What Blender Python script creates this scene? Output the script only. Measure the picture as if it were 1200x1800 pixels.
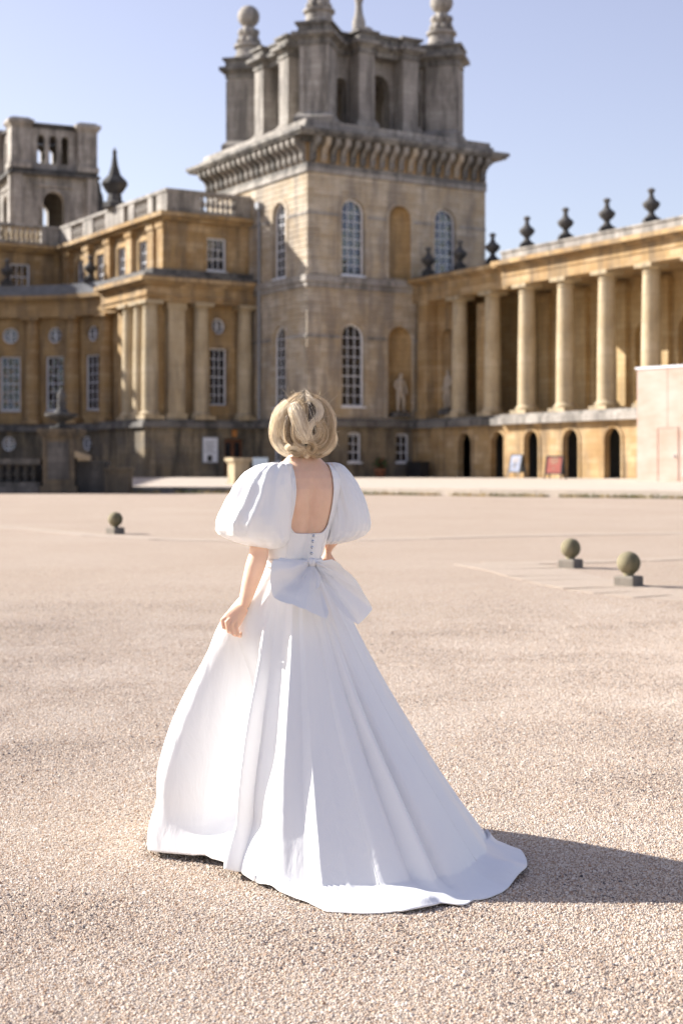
import bpy, bmesh, math, random
from math import sin, cos, pi, radians, sqrt, atan2, exp
from mathutils import Vector, Matrix, noise
import numpy as np

for o in list(bpy.data.objects): bpy.data.objects.remove(o)
SC = bpy.context.scene
COL = SC.collection
random.seed(7)
rng = np.random.default_rng(7)

# ------------------------------------------------------------------ camera
CAMZ = 1.45
cam_d = bpy.data.cameras.new('camera')
cam = bpy.data.objects.new('camera', cam_d); COL.objects.link(cam)
cam.location = (0, 0, CAMZ); cam.rotation_euler = (radians(90), 0, 0)
cam_d.sensor_fit = 'VERTICAL'; cam_d.sensor_height = 36.0; cam_d.lens = 54.0
cam_d.shift_y = -72 / 1800
cam_d.clip_start = 0.1; cam_d.clip_end = 3000
cam_d.dof.use_dof = True; cam_d.dof.focus_distance = 5.72; cam_d.dof.aperture_fstop = 3.1
cam_d.dof.aperture_blades = 8
SC.camera = cam

# ------------------------------------------------------------------ sky, sun, exposure
SUN_EL = 30.0
TO_SUN = Vector((-0.945 * cos(radians(SUN_EL)), 0.327 * cos(radians(SUN_EL)), sin(radians(SUN_EL)))).normalized()
world = bpy.data.worlds.new('World'); SC.world = world; world.use_nodes = True
wn = world.node_tree.nodes; wl = world.node_tree.links
wn.clear()
wout = wn.new('ShaderNodeOutputWorld'); wbg = wn.new('ShaderNodeBackground'); sky = wn.new('ShaderNodeTexSky')
sky.sky_type = 'NISHITA'; sky.sun_disc = False
sky.sun_elevation = radians(SUN_EL)
sky.sun_rotation = atan2(TO_SUN.x, TO_SUN.y)
sky.altitude = 100; sky.air_density = 1.0; sky.dust_density = 1.2; sky.ozone_density = 1.6
whs = wn.new('ShaderNodeHueSaturation'); whs.inputs['Saturation'].default_value = 0.68; whs.inputs['Hue'].default_value = 0.529
wl.new(sky.outputs[0], whs.inputs['Color'])
wl.new(whs.outputs[0], wbg.inputs[0]); wbg.inputs[1].default_value = 0.085
wl.new(wbg.outputs[0], wout.inputs[0])
sun_d = bpy.data.lights.new('sun', 'SUN'); sun_d.energy = 4.7; sun_d.angle = radians(0.55); sun_d.color = (1.0, 0.955, 0.90)
sun = bpy.data.objects.new('sun', sun_d); COL.objects.link(sun)
sun.rotation_euler = (-TO_SUN).to_track_quat('-Z', 'Y').to_euler(); sun.location = (-30, 20, 30)
SC.view_settings.view_transform = 'Standard'; SC.view_settings.look = 'None'
SC.view_settings.gamma = 1.0; SC.view_settings.exposure = 1.22
SC.view_settings.use_curve_mapping = False
SC.render.engine = 'CYCLES'
SC.cycles.max_bounces = 8; SC.cycles.use_denoising = True

# ------------------------------------------------------------------ materials
def rgb(c): return (c[0], c[1], c[2], 1.0)
def newmat(name):
    m = bpy.data.materials.new(name); m.use_nodes = True
    nt = m.node_tree; nt.nodes.clear()
    out = nt.nodes.new('ShaderNodeOutputMaterial'); b = nt.nodes.new('ShaderNodeBsdfPrincipled')
    nt.links.new(b.outputs[0], out.inputs[0])
    return m, nt, b
def N(nt, t, **kw):
    n = nt.nodes.new(t)
    for k, v in kw.items():
        if k in n.inputs: n.inputs[k].default_value = v
        else: setattr(n, k, v)
    return n
def mixc(nt, fac, a, b, mode='MIX'):
    n = nt.nodes.new('ShaderNodeMix'); n.data_type = 'RGBA'; n.blend_type = mode
    for i, v in ((0, fac), (6, a), (7, b)):
        if isinstance(v, (int, float)): n.inputs[i].default_value = v
        elif isinstance(v, tuple): n.inputs[i].default_value = rgb(v)
        else: nt.links.new(v, n.inputs[i])
    return n.outputs[2]
def ramp(nt, src, p0, p1, c0=(0, 0, 0), c1=(1, 1, 1)):
    r = nt.nodes.new('ShaderNodeValToRGB'); e = r.color_ramp.elements
    e[0].position = p0; e[1].position = p1; e[0].color = rgb(c0); e[1].color = rgb(c1)
    nt.links.new(src, r.inputs[0]); return r.outputs[0]

def stone(name, c1, c2, c3, stain=(0.09, 0.08, 0.07), amount=0.5, bw=0.9, bh=0.31, joints=0.25, rough=0.88):
    """weathered ashlar: block to block colour change, blotches, soot streaks and fine relief"""
    m, nt, b = newmat(name); L = nt.links
    tc = N(nt, 'ShaderNodeTexCoord'); sx = N(nt, 'ShaderNodeSeparateXYZ'); L.new(tc.outputs['Object'], sx.inputs[0])
    add = N(nt, 'ShaderNodeMath', operation='ADD'); L.new(sx.outputs[0], add.inputs[0]); L.new(sx.outputs[1], add.inputs[1])
    cb = N(nt, 'ShaderNodeCombineXYZ'); L.new(add.outputs[0], cb.inputs[0]); L.new(sx.outputs[2], cb.inputs[1])
    br = N(nt, 'ShaderNodeTexBrick', Scale=1.0)
    br.inputs['Color1'].default_value = (0, 0, 0, 1); br.inputs['Color2'].default_value = (1, 1, 1, 1); br.inputs['Mortar'].default_value = (.5, .5, .5, 1)
    br.inputs['Mortar Size'].default_value = 0.012; br.inputs['Brick Width'].default_value = bw; br.inputs['Row Height'].default_value = bh
    br.inputs['Bias'].default_value = 0.0
    L.new(cb.outputs[0], br.inputs['Vector'])
    n1 = N(nt, 'ShaderNodeTexNoise', Scale=0.55, Detail=6.0, Roughness=0.65); L.new(tc.outputs['Object'], n1.inputs['Vector'])
    mp = N(nt, 'ShaderNodeMapping'); mp.inputs['Scale'].default_value = (1.3, 1.3, 0.22); L.new(tc.outputs['Object'], mp.inputs[0])
    n2 = N(nt, 'ShaderNodeTexNoise', Scale=1.1, Detail=8.0, Roughness=0.7); L.new(mp.outputs[0], n2.inputs['Vector'])
    n3 = N(nt, 'ShaderNodeTexNoise', Scale=9.0, Detail=5.0, Roughness=0.7); L.new(tc.outputs['Object'], n3.inputs['Vector'])
    base = mixc(nt, br.outputs['Color'], c1, c2)
    base = mixc(nt, ramp(nt, n1.outputs[0], 0.42, 0.66), base, c3)
    base = mixc(nt, ramp(nt, n2.outputs[0], 0.46, 0.60, (0, 0, 0), (amount,) * 3), base, stain)
    base = mixc(nt, ramp(nt, n3.outputs[0], 0.3, 0.75, (0, 0, 0), (0.35,) * 3), base, tuple(x * 0.6 for x in c1))
    jf = N(nt, 'ShaderNodeMath', operation='MULTIPLY'); L.new(br.outputs['Fac'], jf.inputs[0]); jf.inputs[1].default_value = joints * 2
    base = mixc(nt, jf.outputs[0], base, tuple(x * 0.45 for x in c1))
    L.new(base, b.inputs['Base Color']); b.inputs['Roughness'].default_value = rough
    b.inputs['Specular IOR Level'].default_value = 0.25
    bp = N(nt, 'ShaderNodeBump', Strength=0.5, Distance=0.03); L.new(n3.outputs[0], bp.inputs['Height']); L.new(bp.outputs[0], b.inputs['Normal'])
    return m

def _unused(): pass
def plain(name, c, rough=0.6, metal=0.0, var=0.25, scale=8.0, spec=0.5, bump=0.0):
    m, nt, b = newmat(name); L = nt.links
    tc = N(nt, 'ShaderNodeTexCoord')
    n = N(nt, 'ShaderNodeTexNoise', Scale=scale, Detail=5.0, Roughness=0.6); L.new(tc.outputs['Object'], n.inputs['Vector'])
    col = mixc(nt, ramp(nt, n.outputs[0], 0.3, 0.7), tuple(x * (1 - var) for x in c), tuple(min(1, x * (1 + var * .5)) for x in c))
    L.new(col, b.inputs['Base Color']); b.inputs['Roughness'].default_value = rough; b.inputs['Metallic'].default_value = metal
    b.inputs['Specular IOR Level'].default_value = spec
    if bump:
        bp = N(nt, 'ShaderNodeBump', Strength=bump, Distance=0.02); L.new(n.outputs[0], bp.inputs['Height']); L.new(bp.outputs[0], b.inputs['Normal'])
    return m

MT = {}
MT['gold'] = stone('golden_limestone', (.41, .27, .12), (.56, .41, .24), (.33, .20, .085), stain=(.13, .105, .08), amount=.66)
MT['tower'] = stone('tower_ashlar', (.45, .37, .265), (.64, .56, .45), (.46, .345, .21), stain=(.21, .185, .165), amount=.70)
MT['grey'] = stone('weathered_grey_stone', (.37, .335, .29), (.49, .45, .40), (.28, .255, .23), stain=(.09, .083, .075), amount=.75)
MT['pale'] = stone('pale_limestone', (.50, .40, .26), (.56, .46, .31), (.42, .32, .185), amount=.5, bh=1.3, bw=3.0)
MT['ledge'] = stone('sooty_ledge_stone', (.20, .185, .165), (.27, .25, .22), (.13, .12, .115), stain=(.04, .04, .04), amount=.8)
MT['base'] = stone('dark_basement_stone', (.24, .185, .115), (.33, .265, .175), (.15, .135, .115), stain=(.05, .05, .045), amount=.85)  # darker, more heavily stained stone for the basement walls
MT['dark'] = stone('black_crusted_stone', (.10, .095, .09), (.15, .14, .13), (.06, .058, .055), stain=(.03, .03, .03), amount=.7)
MT['gold_bounce'] = stone('golden_limestone_bounce', (.52, .36, .17), (.60, .45, .25), (.44, .29, .13), stain=(.2, .15, .1), amount=.45)  # golden limestone with the recess's bounced light put into its colour
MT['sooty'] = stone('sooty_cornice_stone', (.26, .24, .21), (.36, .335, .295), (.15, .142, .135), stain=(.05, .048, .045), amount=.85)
MT['brown'] = stone('brown_limestone', (.43, .285, .13), (.53, .37, .19), (.35, .225, .10), stain=(.14, .11, .085), amount=.55)
MT['statue'] = stone('statue_stone', (.52, .44, .34), (.55, .47, .37), (.42, .34, .26), amount=.3, joints=0.0)
MT['lead'] = plain('lead_roof', (.17, .175, .185), .6, 0.0, .3, 2.0)
MT['white'] = plain('white_window_paint', (.78, .79, .82), .5, 0, .06, 3.0)
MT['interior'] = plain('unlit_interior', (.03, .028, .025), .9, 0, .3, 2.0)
MT['wood'] = plain('varnished_oak', (.16, .062, .026), .45, 0, .35, 5.0)
MT['black'] = plain('black_paint', (.02, .02, .022), .45, 0, .3, 6.0)
MT['red'] = plain('faded_red_board', (.42, .11, .075), .6, 0, .2, 9.0)
MT['pipe'] = plain('grey_lead_pipe', (.3, .31, .33), .5, 0.3, .2, 4.0)
MT['pot'] = plain('terracotta', (.3, .12, .06), .8, 0, .3, 10.0)

def glassmat():
    m, nt, b = newmat('old_window_glass'); L = nt.links
    tc = N(nt, 'ShaderNodeTexCoord'); oi = N(nt, 'ShaderNodeObjectInfo'); mu = N(nt, 'ShaderNodeMath', operation='MULTIPLY'); mu.inputs[1].default_value = 37.0; L.new(oi.outputs['Random'], mu.inputs[0])
    n = N(nt, 'ShaderNodeTexNoise', Scale=1.1, Detail=2.0); n.noise_dimensions = '4D'; L.new(mu.outputs[0], n.inputs['W']); L.new(tc.outputs['Object'], n.inputs['Vector'])
    b.inputs['Base Color'].default_value = (.012, .014, .02, 1); b.inputs['Roughness'].default_value = .04
    b.inputs['IOR'].default_value = 1.6; b.inputs['Specular IOR Level'].default_value = .8
    bp = N(nt, 'ShaderNodeBump', Strength=.6, Distance=.25); L.new(n.outputs[0], bp.inputs['Height']); L.new(bp.outputs[0], b.inputs['Normal'])
    return m
MT['glass'] = glassmat()

# ------------------------------------------------------------------ mesh builder
class MB:
    def __init__(s): s.v = []; s.f = []
    def add(s, vs, fs):
        n = len(s.v); s.v += [tuple(p) for p in vs]; s.f += [tuple(n + i for i in f) for f in fs]; return s
    def quad(s, a, b, c, d): return s.add([a, b, c, d], [(0, 1, 2, 3)])
    def box(s, x0, x1, y0, y1, z0, z1):
        if x0 > x1: x0, x1 = x1, x0
        if y0 > y1: y0, y1 = y1, y0
        return s.add([(x0, y0, z0), (x1, y0, z0), (x1, y1, z0), (x0, y1, z0), (x0, y0, z1), (x1, y0, z1), (x1, y1, z1), (x0, y1, z1)],
                     [(0, 3, 2, 1), (4, 5, 6, 7), (0, 1, 5, 4), (1, 2, 6, 5), (2, 3, 7, 6), (3, 0, 4, 7)])
    def mbox(s, M, a0, a1, d0, d1, z0, z1):
        P = [M(a, z, d) for z in (z0, z1) for (a, d) in ((a0, d0), (a1, d0), (a1, d1), (a0, d1))]
        return s.add(P, [(0, 3, 2, 1), (4, 5, 6, 7), (0, 1, 5, 4), (1, 2, 6, 5), (2, 3, 7, 6), (3, 0, 4, 7)])
    def obox(s, cx, cy, hx, hy, z0, z1, ang, top=1.0):
        c, sn = cos(ang), sin(ang); P = []
        for z, k in ((z0, 1.0), (z1, top)):
            for (a, b) in ((-hx, -hy), (hx, -hy), (hx, hy), (-hx, hy)):
                P.append((cx + a * k * c - b * k * sn, cy + a * k * sn + b * k * c, z))
        return s.add(P, [(0, 3, 2, 1), (4, 5, 6, 7), (0, 1, 5, 4), (1, 2, 6, 5), (2, 3, 7, 6), (3, 0, 4, 7)])
    def lathe(s, prof, cx=0, cy=0, z0=0, seg=20):
        vs = []; fs = []
        for (r, z) in prof:
            for k in range(seg):
                a = 2 * pi * k / seg; vs.append((cx + r * cos(a), cy + r * sin(a), z0 + z))
        for i in range(len(prof) - 1):
            for k in range(seg):
                k2 = (k + 1) % seg; fs.append((i * seg + k, i * seg + k2, (i + 1) * seg + k2, (i + 1) * seg + k))
        fs.append(tuple(reversed(range(seg)))); fs.append(tuple(range((len(prof) - 1) * seg, len(prof) * seg)))
        return s.add(vs, fs)
    def sphere(s, c, r, seg=14, rings=9):
        pr = [(max(1e-4, sin(pi * i / rings)), -cos(pi * i / rings)) for i in range(rings + 1)]
        rr = r if isinstance(r, tuple) else (r, r, r); vs = []; fs = []
        for (q, z) in pr:
            for k in range(seg):
                a = 2 * pi * k / seg; vs.append((c[0] + rr[0] * q * cos(a), c[1] + rr[1] * q * sin(a), c[2] + rr[2] * z))
        for i in range(rings):
            for k in range(seg):
                k2 = (k + 1) % seg; fs.append((i * seg + k, i * seg + k2, (i + 1) * seg + k2, (i + 1) * seg + k))
        return s.add(vs, fs)
    def tube(s, pts, rad, seg=10, flat=1.0, up=Vector((0, 0, 1))):
        pts = [Vector(p) for p in pts]; n = len(pts)
        rad = rad if isinstance(rad, (list, tuple)) else [rad] * n
        vs = []; fs = []
        for i in range(n):
            t = (pts[min(i + 1, n - 1)] - pts[max(i - 1, 0)]).normalized()
            a = t.cross(up)
            if a.length < 1e-3: a = t.cross(Vector((0, 1, 0)))
            a.normalize(); b = a.cross(t).normalized()
            r = rad[i]; ra, rb = (r if isinstance(r, tuple) else (r, r * flat))
            for k in range(seg):
                q = 2 * pi * k / seg; vs.append(tuple(pts[i] + a * (ra * cos(q)) + b * (rb * sin(q))))
        for i in range(n - 1):
            for k in range(seg):
                k2 = (k + 1) % seg; fs.append((i * seg + k, i * seg + k2, (i + 1) * seg + k2, (i + 1) * seg + k))
        fs.append(tuple(reversed(range(seg)))); fs.append(tuple(range((n - 1) * seg, n * seg)))
        return s.add(vs, fs)
    def prism(s, poly, z0, z1):
        n = len(poly)
        return s.add([(p[0], p[1], z0) for p in poly] + [(p[0], p[1], z1) for p in poly],
                     [tuple(reversed(range(n))), tuple(range(n, 2 * n))] + [(i, (i + 1) % n, n + (i + 1) % n, n + i) for i in range(n)])
    def grid(s, P):
        n = len(P); m = len(P[0])
        return s.add([p for row in P for p in row], [(i * m + j, i * m + j + 1, (i + 1) * m + j + 1, (i + 1) * m + j) for i in range(n - 1) for j in range(m - 1)])
    def mesh(s, name, off=(0, 0, 0), smooth=False):
        me = bpy.data.meshes.new(name)
        me.from_pydata([(x - off[0], y - off[1], z - off[2]) for (x, y, z) in s.v], [], s.f); me.update()
        if smooth:
            me.polygons.foreach_set('use_smooth', [True] * len(me.polygons))
        return me

def tag(o, label=None, cat=None, group=None, kind=None):
    if label: o['label'] = label
    if cat: o['category'] = cat
    if group: o['group'] = group
    if kind: o['kind'] = kind
    return o
BASE = {}
def thing(name, label, cat, loc=(0, 0, 0), rotz=0.0, base=(0, 0, 0), group=None):
    """an Empty at the thing's base; base = where that point lies in the builder's own coordinates"""
    o = bpy.data.objects.new(name, None); COL.objects.link(o); o.empty_display_size = .5
    o.location = loc; o.rotation_euler = (0, 0, rotz); BASE[o.name] = base
    return tag(o, label, cat, group)
def root_of(o):
    while o.parent: o = o.parent
    return o
def part(name, mb, mat, parent=None, smooth=False, off=None):
    if off is None: off = BASE.get(root_of(parent).name, (0, 0, 0)) if parent else (0, 0, 0)
    me = mb.mesh(name, off, smooth); me.materials.append(MT[mat] if isinstance(mat, str) else mat)
    o = bpy.data.objects.new(name, me); COL.objects.link(o)
    if parent: o.parent = parent
    return o
def inst(name, me, parent, loc, rotz=0.0, scale=None):
    off = BASE.get(root_of(parent).name, (0, 0, 0)) if parent else (0, 0, 0)
    o = bpy.data.objects.new(name, me); COL.objects.link(o); o.parent = parent
    o.location = (loc[0] - off[0], loc[1] - off[1], loc[2] - off[2]); o.rotation_euler = (0, 0, rotz)
    if scale: o.scale = scale
    return o
def mesh_of(mb, name, mat, smooth=False):
    me = mb.mesh(name, (0, 0, 0), smooth); me.materials.append(MT[mat] if isinstance(mat, str) else mat); return me
def autosmooth(o, deg=40):
    me = o.data; me.polygons.foreach_set('use_smooth', [True] * len(me.polygons))
    me.set_sharp_from_angle(angle=radians(deg))

# ---- walls with openings --------------------------------------------------
def op_span(op, a):
    """bottom and top of an opening above wall coordinate a"""
    h = op['w'] / 2; x = max(-h, min(h, a - op['a'])); k = op.get('kind', 'round')
    if k == 'flat': return op['zb'], op['zt']
    if k == 'round':
        return op['zb'], op['zt'] - h + sqrt(max(0, h * h - x * x))
    if k == 'seg':
        return op['zb'], op['zt'] - 0.25 * h + 0.25 * sqrt(max(0, h * h - x * x))
    zc = (op['zb'] + op['zt']) / 2; q = sqrt(max(0, h * h - x * x)); return zc - q, zc + q
def wall(mb, M, a0, a1, z0, z1, ops=(), th=.5, course=None, da=99, back=False):
    bp = {a0, a1}
    for o in ops:
        h = o['w'] / 2
        n = 1 if o.get('kind') == 'flat' else 12
        for i in range(n + 1):
            bp.add(o['a'] - h * cos(pi * i / n))
    k = max(1, int(math.ceil((a1 - a0) / da)))
    for i in range(k + 1): bp.add(a0 + (a1 - a0) * i / k)
    bp = sorted(b for b in bp if a0 - 1e-6 <= b <= a1 + 1e-6)
    bp = [b for i, b in enumerate(bp) if i == 0 or b - bp[i - 1] > 1e-5]
    def fill(al, ar, bl, br, tl, tr):
        if tl - bl < 1e-5 and tr - br < 1e-5: return
        if not course:
            mb.quad(M(al, bl, 0), M(ar, br, 0), M(ar, tr, 0), M(al, tl, 0)); return
        h, j, dep = course
        z = z0 + math.floor((min(bl, br) - z0) / h) * h
        while z < max(tl, tr):
            for (p, q, d) in ((z, z + h - j, 0), (z + h - j, z + h, dep)):
                b1, b2, t1, t2 = max(bl, p), max(br, p), min(tl, q), min(tr, q)
                if t1 - b1 > 1e-5 or t2 - b2 > 1e-5:
                    t1 = max(t1, b1); t2 = max(t2, b2)
                    mb.quad(M(al, b1, d), M(ar, b2, d), M(ar, t2, d), M(al, t1, d))
                    if d: 
                        mb.quad(M(al, b1, 0), M(ar, b2, 0), M(ar, b2, d), M(al, b1, d))
                        mb.quad(M(al, t1, 0), M(ar, t2, 0), M(ar, t2, d), M(al, t1, d))
            z += h
    for al, ar in zip(bp[:-1], bp[1:]):
        am = (al + ar) / 2
        cov = sorted([o for o in ops if abs(am - o['a']) < o['w'] / 2], key=lambda o: o['zb'])
        cl = cr = z0
        for o in cov:
            b1, t1 = op_span(o, al); b2, t2 = op_span(o, ar)
            fill(al, ar, cl, cr, min(b1, z1), min(b2, z1))
            mb.quad(M(al, t1, 0), M(ar, t2, 0), M(ar, t2, th), M(al, t1, th))
            mb.quad(M(al, b1, 0), M(ar, b2, 0), M(ar, b2, th), M(al, b1, th))
            cl, cr = t1, t2
        fill(al, ar, cl, cr, z1, z1)
    for o in ops:
        for sgn in (-1, 1):
            a = o['a'] + sgn * o['w'] / 2; b, t = op_span(o, a)
            if t - b > 1e-4: mb.quad(M(a, b, 0), M(a, t, 0), M(a, t, th), M(a, b, th))
    return mb
def arch_outline(op, n=14):
    """closed outline (a, z) of an opening"""
    h = op['w'] / 2; k = op.get('kind', 'round'); a = op['a']
    if k == 'flat': return [(a - h, op['zb']), (a + h, op['zb']), (a + h, op['zt']), (a - h, op['zt'])]
    if k == 'circle':
        zc = (op['zb'] + op['zt']) / 2; return [(a + h * cos(2 * pi * i / 24), zc + h * sin(2 * pi * i / 24)) for i in range(24)]
    pts = [(a - h, op['zb']), (a + h, op['zb'])]
    for i in range(n + 1):
        x = h * cos(pi * i / n); pts.append((a + x, op_span(op, a + x)[1]))
    return pts
def ring(mb, M, op, w_in, d0, d1, grow=0.0, skip_bottom=False):
    """a flat moulding that follows an opening's outline, w_in wide"""
    out = arch_outline(dict(op, w=op['w'] + 2 * grow, zb=op['zb'] - grow, zt=op['zt'] + grow))
    inn = arch_outline(dict(op, w=op['w'] + 2 * grow - 2 * w_in, zb=op['zb'] - grow + w_in, zt=op['zt'] + grow - w_in))
    n = len(out)
    for i in range(n):
        j = (i + 1) % n
        if skip_bottom and i == 0: continue
        o1, o2, i1, i2 = out[i], out[j], inn[i], inn[j]
        P = lambda p, d: M(p[0], p[1], d)
        mb.quad(P(o1, d0), P(o2, d0), P(i2, d0), P(i1, d0)); mb.quad(P(o1, d0), P(o2, d0), P(o2, d1), P(o1, d1))
        mb.quad(P(i1, d0), P(i2, d0), P(i2, d1), P(i1, d1))
def window(root, M, op, nx, nz, fw=.09, inset=.22, bar=.032):
    """white painted sash window: frame and glazing bars, each pane its own child"""
    mb = MB(); d = inset
    ring(mb, M, op, fw, d, d + .1)
    a, h = op['a'], op['w'] / 2 - fw; zb = op['zb'] + fw
    kind = op.get('kind', 'round')
    fo = dict(op, w=2 * h, zb=zb, zt=op['zt'] - fw)
    xs = [a - h + 2 * h * i / nx for i in range(nx + 1)]
    sp = fo['zt'] - (h if kind == 'round' else 0.25 * h if kind == 'seg' else 0)
    if kind == 'circle':
        zc = (fo['zb'] + fo['zt']) / 2
        mb.mbox(M, a - .03, a + .03, d + .01, d + .06, zc - h, zc + h); mb.mbox(M, a - h, a + h, d + .012, d + .058, zc - .03, zc + .03)
        mb.mbox(M, a - h * .9, a + h * .9, d + .014, d + .056, zc + h * .45, zc + h * .45 + .04); mb.mbox(M, a - h * .9, a + h * .9, d + .014, d + .056, zc - h * .45 - .04, zc - h * .45)
        w = part('window', mb, 'white', root)
        g = MB(); o = arch_outline(fo); g.add([M(p[0], p[1], d + .05) for p in o], [tuple(range(len(o)))])
        part('pane', g, 'glass', w); return w
    for x in xs[1:-1]:
        mb.mbox(M, x - bar / 2, x + bar / 2, d + .01, d + .06, zb, op_span(fo, x)[1])
    zs = [zb + (sp - zb) * i / nz for i in range(nz + 1)]
    for k, z in enumerate(zs[1:] if kind != 'flat' else zs[1:-1]):
        bb = bar * (1.5 if k == nz // 2 - 1 else 1)
        mb.mbox(M, a - h, a + h, d + .012, d + .062, z - bb / 2, z + bb / 2)
    mb.mbox(M, a - h - fw - .06, a + h + fw + .06, -.06, d + .12, op['zb'] - .09, op['zb'] - .002)
    w = part('window', mb, 'white', root)
    o0 = Vector(M(0, 0, 0)); pw = (xs[1] - xs[0]) / 2; ph = (zs[1] - zs[0]) / 2
    pm = MB(); pm.quad(M(-pw, -ph, d + .045), M(pw, -ph, d + .045), M(pw, ph, d + .045), M(-pw, ph, d + .045))
    o00 = Vector(M(0, 0, 0)); pme = pm.mesh('pane', tuple(o00)); pme.materials.append(MT['glass'])
    for i in range(nx):
        for k in range(nz):
            c = Vector(M((xs[i] + xs[i + 1]) / 2, (zs[k] + zs[k + 1]) / 2, 0))
            inst('pane', pme, w, tuple(c))
        if kind != 'flat':
            pts = [(xs[i], sp), (xs[i + 1], sp)] + [(xs[i + 1] + (xs[i] - xs[i + 1]) * q / 5, op_span(fo, xs[i + 1] + (xs[i] - xs[i + 1]) * q / 5)[1]) for q in range(6)]
            g = MB(); g.add([M(p[0], p[1], d + .045) for p in pts], [tuple(range(len(pts)))]); part('pane', g, 'glass', w)
    return w
def niche(mb, M, a, w, zb, zt, depth=1.0):
    """half round niche with a quarter sphere head, set into a wall opening"""
    r = w / 2; sp = zt - r; P = []
    for z in (zb, sp):
        P.append([M(a + r * cos(q * pi / 14), z, r * depth * sin(q * pi / 14)) for q in range(15)])
    for k in range(1, 8):
        e = k * pi / 2 / 7
        P.append([M(a + r * cos(q * pi / 14) * cos(e), sp + r * sin(e), r * depth * sin(q * pi / 14) * cos(e)) for q in range(15)])
    mb.grid(P)
    mb.add([M(a + r * cos(q * pi / 14), zb, r * depth * sin(q * pi / 14)) for q in range(15)], [tuple(range(15))])
    return mb

# shared lathe pieces
URN = [(.30, 0), (.30, .10), (.20, .16), (.13, .30), (.17, .38), (.31, .50), (.40, .64), (.41, .72), (.34, .80), (.20, .90), (.13, 1.02), (.10, 1.18), (.13, 1.24), (.18, 1.30), (.18, 1.36), (.12, 1.41), (.02, 1.45)]
BALU = [(.13, 0), (.13, .08), (.08, .12), (.07, .2), (.14, .36), (.145, .46), (.09, .64), (.065, .78), (.1, .84), (.13, .88), (.13, .95)]
def column_meshes(h, r, mat='pale'):
    s = MB(); n = 10
    s.lathe([(r * (1.0 - 0.16 * (i / n) ** 1.8), h * .07 + (h * .86) * i / n) for i in range(n + 1)], seg=24)
    b = MB(); b.box(-r * 1.32, r * 1.32, -r * 1.32, r * 1.32, 0, h * .03)
    b.lathe([(r * 1.28, h * .03), (r * 1.32, h * .045), (r * 1.1, h * .058), (r * 1.02, h * .0715)], seg=24)
    c = MB(); c.lathe([(r * .84, h * .929), (r * .93, h * .935), (r * .84, h * .945), (r * .84, h * .955), (r * 1.1, h * .972)], seg=24)
    c.box(-r * 1.2, r * 1.2, -r * 1.2, r * 1.2, h * .972, h)
    ms = mesh_of(s, 'column', mat, True); ms.set_sharp_from_angle(angle=radians(40))
    m2 = mesh_of(b, 'base', mat, True); m2.set_sharp_from_angle(angle=radians(40))
    m3 = mesh_of(c, 'capital', mat, True); m3.set_sharp_from_angle(angle=radians(40))
    return ms, m2, m3
def put_column(ms, root, x, y, z, rot=0):
    c = inst('column', ms[0], root, (x, y, z), rot)
    for nm, me in (('base', ms[1]), ('capital', ms[2])):
        o = bpy.data.objects.new(nm, me); COL.objects.link(o); o.parent = c
    return c

# ------------------------------------------------------------------ the ground
def sstep(x): x = max(0, min(1, x)); return x * x * (3 - 2 * x)
def ground_z(y): return .55 * sstep((y - 12) / 36)

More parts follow.
